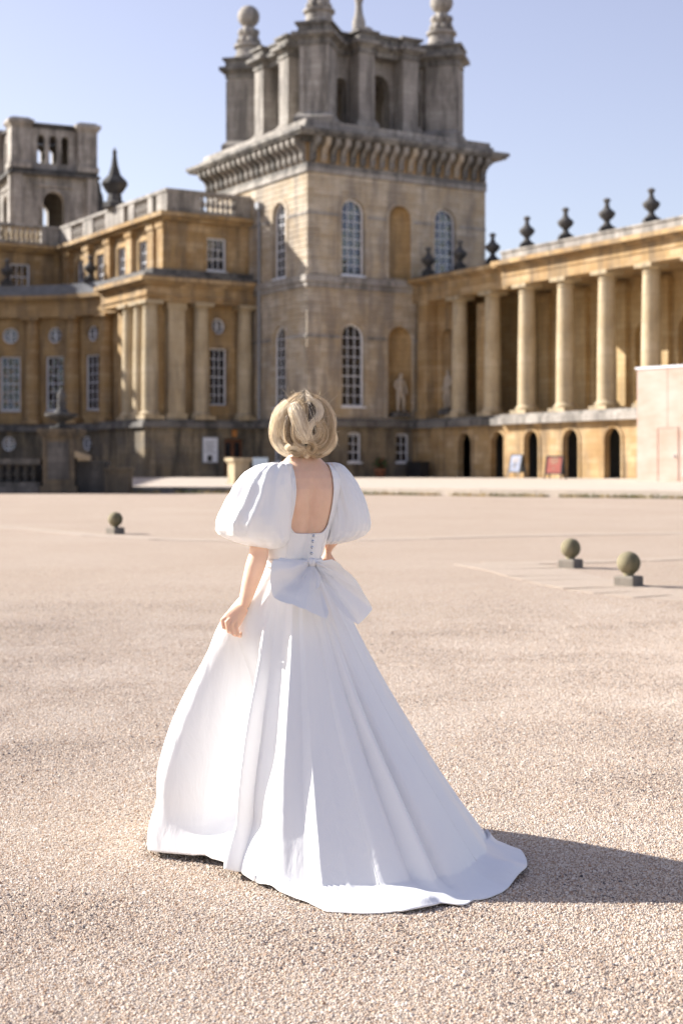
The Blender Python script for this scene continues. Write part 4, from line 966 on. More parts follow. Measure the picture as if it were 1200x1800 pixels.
# ------------------------------------------------------------------ the woman in the white gown
PO = Vector((-.15, 5.85, 0)); PYAW = radians(27)
def satin(name, c=(.845, .84, .835), rough=.40):
    m, nt, b = newmat(name); L = nt.links
    tc = N(nt, 'ShaderNodeTexCoord')
    mp = N(nt, 'ShaderNodeMapping'); mp.inputs['Scale'].default_value = (1.0, 1.0, .35); L.new(tc.outputs['Object'], mp.inputs[0])
    n = N(nt, 'ShaderNodeTexNoise', Scale=11.0, Detail=5.0, Roughness=.5, Distortion=.6); L.new(mp.outputs[0], n.inputs['Vector'])
    w = N(nt, 'ShaderNodeTexNoise', Scale=420.0, Detail=2.0); L.new(tc.outputs['Object'], w.inputs['Vector'])
    b.inputs['Base Color'].default_value = rgb(c); b.inputs['Roughness'].default_value = rough
    b.inputs['Specular IOR Level'].default_value = .35
    b.inputs['Sheen Weight'].default_value = .12; b.inputs['Sheen Roughness'].default_value = .4
    b1 = N(nt, 'ShaderNodeBump', Strength=.5, Distance=.014); L.new(n.outputs[0], b1.inputs['Height'])
    b2 = N(nt, 'ShaderNodeBump', Strength=.08, Distance=.001); L.new(w.outputs[0], b2.inputs['Height']); L.new(b1.outputs[0], b2.inputs['Normal'])
    L.new(b2.outputs[0], b.inputs['Normal'])
    return m
MT['satin'] = satin('ivory_satin')
def skinmat():
    m, nt, b = newmat('skin'); L = nt.links
    tc = N(nt, 'ShaderNodeTexCoord'); n = N(nt, 'ShaderNodeTexNoise', Scale=16.0, Detail=5.0, Roughness=.6); L.new(tc.outputs['Object'], n.inputs['Vector'])
    col = mixc(nt, ramp(nt, n.outputs[0], .35, .7), (.74, .475, .335), (.81, .54, .39)); L.new(col, b.inputs['Base Color'])
    b.inputs['Roughness'].default_value = .48; b.inputs['Subsurface Weight'].default_value = .25; b.inputs['Subsurface Radius'].default_value = (.012, .005, .003)
    b.inputs['Subsurface Scale'].default_value = 1.0; b.inputs['Specular IOR Level'].default_value = .35
    return m
MT['skin'] = skinmat()

def interp(tab, x):
    if x <= tab[0][0]: return tab[0][1]
    for (x0, y0), (x1, y1) in zip(tab[:-1], tab[1:]):
        if x <= x1:
            s = (x - x0) / (x1 - x0); s = s * s * (3 - 2 * s) * .5 + s * .5
            return y0 + (y1 - y0) * s
    return tab[-1][1]
TA = [(.78, .09), (.9, .09), (1.0, .09), (1.11, .099), (1.22, .120), (1.32, .140), (1.38, .150), (1.42, .150), (1.445, .138), (1.465, .112), (1.485, .078), (1.51, .056), (1.56, .050), (1.60, .050)]
TB = [(.78, .08), (.9, .08), (1.0, .08), (1.11, .084), (1.22, .094), (1.32, .104), (1.38, .102), (1.42, .092), (1.445, .083), (1.465, .074), (1.485, .064), (1.51, .056), (1.56, .053), (1.60, .053)]
TSX = [(.78, -.01), (1.0, -.025), (1.11, -.032), (1.3, -.008), (1.42, 0), (1.6, .012)]
TSY = [(.78, .035), (1.0, .02), (1.11, .01), (1.3, 0), (1.42, -.01), (1.5, .0), (1.6, .03)]
def torso(th, z, off=0.0):
    """a point on the torso in body axes (x right, y ahead of her)"""
    a, b = interp(TA, z) + off, interp(TB, z) + off; c, s = cos(th), sin(th); e = 2 / 2.25
    x = a * math.copysign(abs(c) ** e, c); y = b * math.copysign(abs(s) ** e, s)
    if s < 0:   # groove of the spine, shoulder blades
        w = max(0, min(1, (1.46 - z) / .12)) * max(0, min(1, (z - 1.02) / .1))
        y += w * .013 * exp(-(x / .015) ** 2)
        if 1:
            for sg in (-1, 1): y -= .012 * exp(-((x - sg * .070) / .032) ** 2 - ((z - 1.345) / .055) ** 2)
    return Vector((x + interp(TSX, z), y + interp(TSY, z), z))
def B2R(p):  # body axes -> person axes (about PO)
    c, s = cos(PYAW), sin(PYAW); return Vector((p[0] * c - p[1] * s, p[0] * s + p[1] * c, p[2]))
def px2r(px, py, Y):  # a measured direction at a chosen distance, relative to PO
    return Vector(((px - 600) / 2700 * Y - PO.x, Y - PO.y, CAMZ + (828 - py) / 2700 * Y))

def make_body():
    m = MB(); P = []
    zs = [.78 + .82 * i / 60 for i in range(61)]
    for z in zs: P.append([tuple(B2R(torso(2 * pi * k / 72, z))) for k in range(73)])
    m.grid(P); n0 = len(m.v)
    m.add([P[0][k] for k in range(72)], [tuple(range(72))]); m.add([P[-1][k] for k in range(72)], [tuple(range(72))])
    # head: skull, jaw, nose, brow, lips, chin, ears
    H = Vector((.022, .035, 1.618))
    def hp(x, y, z): return tuple(B2R(H + Vector((x, y, z))))
    P = []
    for i in range(25):
        e = -pi / 2 + pi * i / 24; row = []
        for k in range(41):
            a = 2 * pi * k / 40; x = .068 * cos(e) * cos(a); y = .088 * cos(e) * sin(a); z = .112 * sin(e)
            if z < 0 and y > 0: x *= 1 + .6 * z; y *= 1 + .5 * z
            if z < -.02 and y < 0: y *= 1 + 2.2 * (z + .02)
            row.append(hp(x, y, z))
        P.append(row)
    m.grid(P)
    m.tube([hp(0, .03, -.03), hp(0, .072, -.085), hp(0, .08, -.1)], [(.05, .05), (.032, .03), (.018, .018)], 14)
    m.tube([hp(0, .085, .02), hp(0, .103, -.015), hp(0, .109, -.032), hp(0, .09, -.038)], [.009, .011, .013, .008], 10)
    m.tube([hp(-.028, .082, -.062), hp(0, .094, -.06), hp(.028, .082, -.062)], [.005, .0085, .005], 8)
    m.tube([hp(-.026, .082, -.071), hp(0, .092, -.072), hp(.026, .082, -.071)], [.005, .009, .005], 8)
    m.tube([hp(-.055, .068, .03), hp(-.02, .092, .028), hp(.02, .092, .028), hp(.055, .068, .03)], [.008, .010, .010, .008], 8)
    for s in (-1, 1):
        m.sphere(hp(s * .031, .08, .004), (.013, .013, .010), 12, 8)
        m.sphere(hp(s * .070, -.004, -.008), (.010, .018, .030), 12, 8)
    # legs
    for s in (-1, 1):
        m.tube([tuple(B2R((s * .05 - .005, .04, z))) for z in (.9, .75, .5, .3, .1, .08)], [.066, .064, .050, .046, .034, .034], 16)
        m.tube([tuple(B2R((s * .05 - .005, y + .04, z))) for (y, z) in ((-.05, .07), (.02, .065), (.1, .03), (.16, .022))], [(.03, .03), (.036, .03), (.042, .02), (.03, .012)], 12)
    # right arm hangs at her side and slips behind the bow
    sh = B2R((.148, -.005, 1.40))
    el = px2r(574, 985, 5.95); wr = px2r(600, 1075, 5.86)
    m.tube([sh, sh.lerp(el, .35), sh.lerp(el, .75), el, el.lerp(wr, .3), el.lerp(wr, .75), wr, wr + Vector((.02, -.02, -.07)), wr + Vector((.02, -.01, -.15))], [.050, .045, .037, .034, .036, .027, .022, (.035, .016), (.028, .011)], 20)
    # left arm: upper arm inside the sleeve, bare forearm, hand gripping the skirt
    sh = B2R((-.150, -.005, 1.40)); el = px2r(455, 975, 5.745); wr = px2r(428, 1066, 5.715)
    up_ = [sh, sh.lerp(el, .35), sh.lerp(el, .75), el, el.lerp(wr, .25), el.lerp(wr, .6), wr]
    m.tube(up_, [.050, .046, .038, .0365, .0375, .031, (.024, .020)], 22)
    # palm from wrist to the knuckle row
    kc = px2r(402, 1098, 5.69); m.tube([wr, wr.lerp(kc, .3), wr.lerp(kc, .7), kc + Vector((0, .004, 0))], [(.023, .020), (.030, .018), (.037, .016), (.036, .013)], 18, up=Vector((0, -1, .2)))
    kn = [px2r(390, 1091, 5.69), px2r(398.2, 1094.5, 5.68), px2r(406.8, 1098, 5.678), px2r(415.2, 1101.5, 5.684)]
    ln = [(.026, .020, .016), (.033, .024, .018), (.036, .026, .018), (.033, .024, .017)]
    for i, (k0, l) in enumerate(zip(kn, ln)):
        d1 = Vector((.24, -.10, -1)).normalized(); d2 = Vector((.25, .85, -.25)).normalized(); d3 = Vector((.10, .5, .85)).normalized()
        p1 = k0 + d1 * l[0]; p2 = p1 + d2 * l[1]; p3 = p2 + d3 * l[2]
        back = k0.lerp(wr, .45)
        m.tube([back, k0, k0.lerp(p1, .5), p1, p1.lerp(p2, .5), p2, p3], [.0070, .0088, .0072, .0077, .0066, .0066, .0052], 12, up=Vector((1, .3, 0)))
    t0 = wr.lerp(kc, .35) + Vector((.016, .018, 0)); t1 = t0 + Vector((.010, .022, -.030)); t2 = t1 + Vector((-.010, .018, -.022)); t3 = t2 + Vector((-.018, .006, -.012))
    m.tube([wr.lerp(kc, .15) + Vector((.008, .006, 0)), t0, t1, t2, t3], [.012, .0125, .0105, .0092, .0065], 12, up=Vector((0, 1, 0)))
    me = m.mesh('person', (0, 0, 0)); bm = bmesh.new(); bm.from_mesh(me); bmesh.ops.remove_doubles(bm, verts=bm.verts, dist=1e-5); bmesh.ops.recalc_face_normals(bm, faces=bm.faces); bm.to_mesh(me); bm.free()
    o = bpy.data.objects.new('person', me); COL.objects.link(o)
    r = o.modifiers.new('remesh', 'REMESH'); r.mode = 'VOXEL'; r.voxel_size = .0026; r.adaptivity = 0
    s = o.modifiers.new('smooth', 'SMOOTH'); s.factor = .5; s.iterations = 4
    dg = bpy.context.evaluated_depsgraph_get(); new = bpy.data.meshes.new_from_object(o.evaluated_get(dg))
    o.modifiers.clear(); o.data = new; new.materials.clear(); new.materials.append(MT['skin'])
    new.polygons.foreach_set('use_smooth', [True] * len(new.polygons))
    o.location = PO
    return o
person = make_body()
tag(person, 'woman seen from behind in a white puff sleeved ball gown, holding her skirt', 'person')
def ppart(name, mb, mat, parent, smooth=True, solid=0.0, sub=0):
    o = part(name, mb, mat, parent, smooth, off=(0, 0, 0))
    if solid:
        s = o.modifiers.new('thick', 'SOLIDIFY'); s.thickness = solid; s.offset = 0
    if sub:
        q = o.modifiers.new('sub', 'SUBSURF'); q.levels = sub; q.render_levels = sub
    return o
fbm = lambda *p: noise.noise(Vector(p))

# ---- bodice with a deep square back
def make_bodice():
    m = MB(); nz, nt_ = 150, 300; idx = {}; z0, z1 = 1.085, 1.487
    pts = [[None] * nt_ for _ in range(nz + 1)]
    for i in range(nz + 1):
        z = z0 + (z1 - z0) * i / nz
        for k in range(nt_):
            th = 2 * pi * k / nt_; p = torso(th, z, .0052 + .0012 * fbm(cos(th) * 3, sin(th) * 3, z * 9)); pts[i][k] = p
    def hole(p):
        x = p.x - interp(TSX, p.z) - .004; z = p.z
        if p.y < interp(TSY, p.z):
            zb = 1.213 + .030 * max(0, (abs(x) - .048) / .034) ** 2.2 + .004 * (x / .08) ** 2
            return z > zb and abs(x) < .081 + .004 * (z - 1.3)
        zb = 1.345 + .02 * max(0, (abs(x) - .06) / .03) ** 2
        return z > zb and abs(x) < .088
    flat = [tuple(B2R(p)) for row in pts for p in row]; fs = []
    for i in range(nz):
        for k in range(nt_):
            k2 = (k + 1) % nt_; c = (pts[i][k] + pts[i + 1][k2]) / 2
            if hole(c) or c.z > 1.4835: continue
            fs.append((i * nt_ + k, i * nt_ + k2, (i + 1) * nt_ + k2, (i + 1) * nt_ + k))
    m.add(flat, fs); return m
gown = ppart('gown', make_bodice(), 'satin', person, True, .003)
gown['label'] = 'white satin bodice with a low square open back'
# seams of the bodice
for x in (-.062, .075):
    m = MB(); L_ = []
    for i in range(30):
        z = 1.10 + .115 * i / 29; th = -pi / 2 + x / interp(TA, z) * 1.05; L_.append(B2R(torso(th, z, .0072)))
    m.tube(L_, .0011, 6); ppart('seam', m, 'satin', gown)
pip = []
for i in range(41):
    q = i / 40; pip.append((-.081, 1.478 - (1.478 - 1.25) * q))
for i in range(1, 30):
    x = -.081 + .162 * i / 30; pip.append((x, 1.213 + .030 * max(0, (abs(x) - .048) / .034) ** 2.2 + .004 * (x / .08) ** 2))
for i in range(41):
    q = i / 40; pip.append((.081, 1.25 + (1.478 - 1.25) * q))
m = MB(); L_ = []
for (x, z) in pip:
    x += .004; b_ = interp(TA, z); lo_, hi_ = -pi + .02, -.02
    for _ in range(30):
        md_ = (lo_ + hi_) / 2
        if torso(md_, z, .006).x - interp(TSX, z) < x: lo_ = md_
        else: hi_ = md_
    L_.append(B2R(torso((lo_ + hi_) / 2, z, .0062)))
m.tube(L_, .0028, 8); ppart('neckline_edge', m, 'satin', gown)
# waistband
m = MB(); P = []
for j in range(7):
    z = 1.088 + .030 * j / 6; P.append([tuple(B2R(torso(2 * pi * k / 90, 1.10, .0105 + .003 * sin(pi * j / 6)) * 1.0 + Vector((0, 0, z - 1.10)))) for k in range(91)])
m.grid(P); ppart('waistband', m, 'satin', gown, True, .002)

# ---- puff sleeves
def puff(slices, Yc, seed, name):
    """horizontal slices (py, left px, right px) of the balloon, with gathered folds"""
    m = MB(); P = []; n = 110; ns = len(slices); fine = 76
    ys = [s[0] for s in slices]
    for i in range(fine + 1):
        q = i / fine; py = ys[0] + (ys[-1] - ys[0]) * (.5 - .5 * cos(pi * q))
        xl = np.interp(py, ys, [s[1] for s in slices]); xr = np.interp(py, ys, [s[2] for s in slices])
        cx = (xl + xr) / 2; rx = max(1.0, (xr - xl) / 2); c = px2r(cx, py, Yc); rx *= Yc / 2700
        ry = rx * .88 + .012 * sin(pi * q); row = []
        for k in range(n + 1):
            a = 2 * pi * (k % n) / n
            u = Vector((cos(a), sin(a), 0)); s_ = Vector((u.x * 1.7 + seed, u.y * 1.7, q * 1.3))
            rid = 1 - abs(noise.noise(s_ * 1.5 + Vector((0, 0, seed)))) * 2.2
            gather = sin(a * 15 + 2.5 * noise.noise(s_ * .8)) * (max(0, 1 - q / .32) ** 1.2 * .085 + max(0, (q - .72) / .28) ** 1.3 * .13)
            d = (.10 * (rid - .45) + .06 * noise.noise(s_ * .9 + Vector((4, 1, 0))) + .022 * (1 - 2 * abs(noise.noise(s_ * 3.6 + Vector((2, 7, seed)))))) * sin(pi * min(1, q * 1.02)) ** .6 + gather
            tilt = -.16 * (u.x * rx) * max(0, (q - .5) / .5) ** 1.5 if seed < 5 else .10 * (u.x * rx) * max(0, (q - .5) / .5) ** 1.5
            r_ = 1 + d
            row.append(tuple(c + Vector((u.x * rx * r_, u.y * ry * r_, tilt + .012 * d))))
        P.append(row)
    m.grid(P); o = ppart(name, m, 'satin', gown, True); return o
puff([(813, 480, 500), (815, 464, 510), (819, 450, 513), (830, 432, 515), (850, 414, 516), (880, 397, 516), (905, 385, 516), (920, 380, 515), (933, 381, 514), (943, 387, 512), (950, 398, 508), (957, 415, 499), (961, 432, 486), (957, 440, 478)][:-1] + [(962.5, 440, 478)], 5.765, 1.3, 'sleeve')
puff([(813, 575, 588), (815, 571, 597), (820, 570, 605), (832, 572, 616), (850, 574, 628), (880, 576, 641), (905, 576, 648), (920, 574, 650), (933, 572, 648), (943, 570, 640), (950, 568, 626), (954, 570, 610), (956, 574, 600)], 5.90, 7.9, 'sleeve')

# ---- the skirt and its train
SC0 = Vector((-.172 - PO.x, .012))          # centre of the waist in person axes
HEM = [(262, 1486, .022), (300, 1497, .026), (350, 1508, .030), (400, 1520, .034), (425, 1534, .026), (455, 1556, .012), (490, 1562, .02), (540, 1585, .012), (575, 1603, .006), (640, 1607, .006), (740, 1600, .006), (820, 1586, .006), (880, 1568, .006), (908, 1545, .008), (914, 1494, .012)]
hem_tab = []
for (px, py, z) in HEM:
    Y = (CAMZ - z) * 2700 / (py - 828); x = (px - 600) / 2700 * Y - PO.x; y = Y - PO.y
    dx, dy = x - SC0.x, y - SC0.y; hem_tab.append((math.degrees(atan2(-dy, -dx)), sqrt(dx * dx + dy * dy), z))
hem_tab.sort()
hem_all = hem_tab + [(205, .62, .01), (235, .58, .01), (270, .64, .01), (305, .62, .015), (335, .60, .02)]
hem_all = [(a - 360, r, z) for (a, r, z) in hem_all] + hem_all + [(a + 360, r, z) for (a, r, z) in hem_all]
hem_all.sort(); HA = np.array([h[0] for h in hem_all]); HRr = np.array([h[1] for h in hem_all]); HZ = np.array([h[2] for h in hem_all])
#        angle, amp, steep width (towards the sun), gentle width, start height
FOLDS = [(12, .055, 7, 8, .02), (59, .050, 5.0, 8, .05), (86.5, .050, 2.4, 5, .0), (114, .016, 1.6, 7, .05), (127, .036, 2.0, 3.2, .05), (133.5, .022, 1.6, 12, .12), (160, .012, 8, 12, .45),
         (196, .03, 6, 18, .1), (222, .045, 6, 18, .1), (250, .045, 6, 20, .1), (280, .045, 6, 20, .1), (308, .045, 6, 18, .1), (334, .04, 6, 18, .1)]
CREASE = [(123.4, .030, 1.8, .08), (131.6, .030, 1.5, .08), (113.0, .012, 1.3, .1), (65, .010, 1.4, .3)]
VALLEY = [(36, .165, 20, 4.0, .14), (72.5, .075, 11.5, 5.0, .06), (101, .020, 9, 3, .15)]   # deep hollows between the big folds: angle, depth, half width, power, start
def foldsum(al, t):
    s = 0.0
    for (c, a, wl_, wr_, t0) in FOLDS:
        x = (al - c + 180) % 360 - 180
        if abs(x) > 70: continue
        # folds wander a little on their way down
        x += 1.6 * noise.noise(Vector((c * .37, t * 2.2, 0)))
        w = wl_ if x < 0 else wr_; w *= (1.15 - .25 * t)
        s += a * exp(-abs(x / w) ** (1.8 if x < 0 else 1.25)) * sstep((t - t0 + .08) / .55)
    for (c, a, w, t0) in CREASE:
        x = (al - c + 180) % 360 - 180 + 1.0 * noise.noise(Vector((c * .5, t * 2.5, 3)))
        s -= a * exp(-abs(x / w) ** 1.5) * sstep((t - t0 + .05) / .5)
    for (c, a, w, pw, t0) in VALLEY:
        x = (al - c + 180) % 360 - 180 + 1.5 * noise.noise(Vector((c * .3, t * 2.0, 7)))
        s -= a * exp(-abs(x / w) ** pw) * sstep((t - t0 + .05) / .40) * (1 - .82 * sstep((t - .84) / .16))
    return s
def skirt_point(al, t):
    R_ = float(np.interp(al, HA, HRr)); zh = float(np.interp(al, HA, HZ))
    ca, sa = cos(radians(al)), sin(radians(al))            # 0 = left, 90 = towards the camera
    th = atan2(-sa, -ca)
    # waist radius in this direction
    a_, b_ = .101, .090; rw_ = 1 / sqrt((ca / a_) ** 2 + (sa / b_) ** 2)
    x = (al + 180) % 360 - 180
    bell = 1 - sstep((al - 40) / 75) if 0 <= al < 190 else (sstep((al - 200) / 60) if al < 360 else 1)
    train = sstep((al - 70) / 40) * (1 - sstep((al - 172) / 22)) if 0 <= al <= 200 else 0
    t1 = 1 - .17 * train
    if t <= t1:
        q = t / t1; zz = 1.10 + (.055 * train + zh * (1 - train) - 1.10) * q
    else:
        q = 1; k = (t - t1) / (1 - t1); zz = (.055 + (zh - .055) * (1 - (1 - k) ** 2))
    gb = 1 - (1 - t) ** 1.75; gl = t ** 1.05 - .03 * sin(pi * t)
    gb = gb - .05 * exp(-((t - .87) / .08) ** 2)
    if train > 0:
        gl = (t / t1) ** 1.0 * (1 - .20 * train) - .05 * sin(pi * min(1, t / t1)) if t <= t1 else (1 - .20 * train) + .20 * train * ((t - t1) / (1 - t1))
    g_ = bell * gb + (1 - bell) * gl
    r = rw_ + (R_ - rw_) * g_
    A_ = min(1, (t / .6)) ** .9
    f = foldsum(al, t) * A_ * (1 - .35 * train * sstep((t - .8) / .2))
    # soft puckers and the rolled edge of the train
    f += .010 * noise.noise(Vector((ca * 2.3, sa * 2.3, t * 2.1))) * A_
    wv = train * sstep((t - .80) / .15) * (1 - sstep((t - .96) / .05) * .65)
    zz += wv * .045 * max(0, sin(radians(al) * 9.5 + 1.1) * .7 + noise.noise(Vector((al * .05, 0, 5))) * .8)
    lift = (1 - train) * sstep((t - .75) / .25) * .005 * max(0, sin(radians(al) * 14))
    zz += lift
    if t > .02: r += f
    r += .075 * exp(-(((al + 180) % 360 - 180 - 24) / 19) ** 2 - ((t - .20) / .13) ** 2)   # cloth gathered up in her left hand
    # small folds right under the waistband
    r += .0025 * sin(radians(al) * 22 + 2 * noise.noise(Vector((ca, sa, 0)))) * sstep(t / .03) * (1 - sstep((t - .12) / .25))
    return Vector((SC0.x - ca * r, SC0.y - sa * r, max(zz, .004)))
def make_skirt():
    m = MB(); nu, nt_ = 620, 150; P = []
    als = []
    # finer sampling on the side the camera sees
    for i in range(nu + 1):
        u = i / nu; als.append(-10 + 210 * (u / .78) if u < .78 else 200 + 150 * ((u - .78) / .22))
    ts = [(i / nt_) ** .9 for i in range(nt_ + 1)]
    for t in ts: P.append([tuple(skirt_point(a if a >= 0 else a + 360, t)) for a in als])
    m.grid(P); return m
_sk = 0
skirt = ppart('skirt', make_skirt(), 'satin', gown, True, .0035)
skirt['label'] = 'full pleated white satin skirt with a short train on the gravel'

for sa_ in (113.2, 97.5, 150.0):   # seams of the skirt panels
    m = MB(); m.tube([skirt_point(sa_, .18 + .80 * i / 60) + Vector((.0012, -.0022, .0006)) for i in range(61)], .0009, 5); ppart('seam', m, 'satin', gown)
# ---- the bow at the back of the waist
K = (549, 988)
def bow_piece(outline, Y0, Y1, bulge, nf, ph, name, seed):
    """fan of gathered satin from the knot: outline = (angle in degrees, length in px)"""
    m = MB(); na, nr = 60, 40; an = [o[0] for o in outline]; ln_ = [o[1] for o in outline]
    F = []; Bk = []
    for j in range(nr + 1):
        s = j / nr; rowf = []; rowb = []
        for i in range(na + 1):
            q = i / na; be = an[0] + (an[-1] - an[0]) * q
            rho = np.interp(be, an, ln_) if an[0] < an[-1] else np.interp(-be, [-a for a in an], ln_)
            rr_ = 5 + (rho - 5) * s; px = K[0] + rr_ * cos(radians(be)); py = K[1] - rr_ * sin(radians(be))
            w = sin(pi * q) ** .55; d = bulge * w * (s ** .55) * (1.05 - .55 * s)
            fo = .030 * sin(nf * pi * q + ph + .8 * noise.noise(Vector((q * 3, s * 2, seed)))) * s ** .6 * (1.1 - .65 * s) + .006 * noise.noise(Vector((q * 5, s * 4, seed + 3)))
            Y = Y0 + (Y1 - Y0) * s
            rowf.append(tuple(px2r(px, py, Y - d - fo * w))); rowb.append(tuple(px2r(px, py, Y + .006 + .012 * w * (1 - s) - .4 * fo * w)))
        F.append(rowf); Bk.append(rowb)
    m.grid(F); m.grid(Bk)
    for row_i in (0, na): m.grid([[F[j][row_i] for j in range(nr + 1)], [Bk[j][row_i] for j in range(nr + 1)]])
    m.grid([F[-1], Bk[-1]])
    return ppart(name, m, 'satin', gown, True)
bow_piece([(176, 68), (183, 72), (195, 76), (212, 86), (222, 92), (228, 90), (245, 82), (262, 84), (276, 94), (284, 103), (288, 92)], 5.735, 5.575, .072, 2.6, .9, 'bow_loop', 1.0)
bow_piece([(8, 34), (0, 44), (-12, 56), (-22, 82), (-31, 104), (-38, 134), (-46, 135), (-54, 136), (-57, 118), (-62, 84)], 5.735, 5.60, .060, 2.4, 1.6, 'bow_loop', 2.0)
bow_piece([(236, 30), (250, 44), (268, 50), (285, 46), (300, 30)], 5.725, 5.655, .020, 1.0, .2, 'bow_fold', 4.0)
bow_piece([(172, 58), (180, 62), (188, 64), (197, 60), (204, 50)], 5.722, 5.640, .022, 1.0, .4, 'bow_fold', 6.0)
bow_piece([(-2, 30), (-12, 48), (-22, 60), (-32, 58), (-40, 40)], 5.722, 5.66, .022, 1.0, .3, 'bow_fold', 8.0)
m = MB(); kc = px2r(549, 988, 5.722); m.sphere(tuple(kc), (.020, .018, .017), 24, 16)
for i, v_ in enumerate(m.v): m.v[i] = tuple(Vector(v_) + Vector((.0, -.003 * sin(v_[0] * 420), 0)))
ppart('bow_knot', m, 'satin', gown)
def crystal():
    m, nt, b = newmat('crystal_button'); b.inputs['Base Color'].default_value = (.5, .55, .62, 1); b.inputs['Metallic'].default_value = .85; b.inputs['Roughness'].default_value = .15
    return m
MT['crystal'] = crystal()
bme_ = MB().lathe([(.0048, 0), (.0058, .0014), (.0040, .0036), (.0016, .0046)], seg=9); 
for (px, py) in ((551, 942), (549.5, 951.5), (548.5, 962), (547.5, 973), (545, 984.5), (549.5, 985), (547.5, 993)):
    z = CAMZ + (828 - py) / 2700 * 5.76; x0 = px2r(px, py, 5.76)
    best = None
    for k in range(120):
        th = -pi / 2 + (k - 60) * .012; p = B2R(torso(th, z, .009))
        if best is None or abs(p.x - x0.x) < best[0]: best = (abs(p.x - x0.x), p, th)
    p = best[1]; q = MB(); 
    for v_ in bme_.v: q.v.append((p.x + v_[0], p.y - v_[2] - (.030 if py > 980 else .0), p.z + v_[1]))
    q.f = list(bme_.f); ppart('button', q, 'crystal', gown, False)

# ---- hair: a soft blonde bob gathered low at the nape
def hairmat():
    m = bpy.data.materials.new('blonde_hair'); m.use_nodes = True; nt = m.node_tree; nt.nodes.clear(); L = nt.links
    out = nt.nodes.new('ShaderNodeOutputMaterial'); b = nt.nodes.new('ShaderNodeBsdfPrincipled'); L.new(b.outputs[0], out.inputs[0])
    at = N(nt, 'ShaderNodeAttribute'); at.attribute_name = 'tone'
    r = nt.nodes.new('ShaderNodeValToRGB'); e = r.color_ramp.elements
    e[0].position = 0; e[0].color = rgb((.03, .022, .018)); e[1].position = 1; e[1].color = rgb((1.0, .88, .68))  # bright end raised so the tone can carry sun on the hair
    q = e.new(.3); q.color = rgb((.16, .11, .07)); q = e.new(.6); q.color = rgb((.56, .41, .235))
    L.new(at.outputs['Fac'], r.inputs[0]); L.new(r.outputs[0], b.inputs['Base Color'])
    b.inputs['Roughness'].default_value = .38; b.inputs['Specular IOR Level'].default_value = .55
    return m
MT['hair'] = hairmat(); MT['haircap'] = plain('hair_roots', (.14, .09, .05), .6, 0, .4, 60.0)
HC = px2r(535, 752, 5.84); 
def hair_surf(az, h, off=0.0):
    """az: 0 = back of the head, + = her right; h: 0 crown .. 1 tips"""
    e = pi / 2 - h * (pi * .86)
    prof = 1 + .06 * sin(pi * h) - .36 * sstep((h - .70) / .32)
    rx, ry, rz = .079 * prof, .098 * prof, .122
    ce = max(0.06, cos(e)) if h < .9 else cos(e)
    x = (rx + off) * cos(e) * sin(az); y = -(ry + off) * cos(e) * cos(az); z = (rz + off) * sin(e)
    if h > .5: z *= 1 - .06 * sstep((h - .5) / .5)
    return Vector((x, y, z))
HR = Matrix.Rotation(radians(14), 3, 'Z')
m = MB(); P = []
for i in range(30):
    h = i / 29 * .93; P.append([tuple(HC + HR @ hair_surf(2 * pi * k / 48, h, -.010)) for k in range(49)])
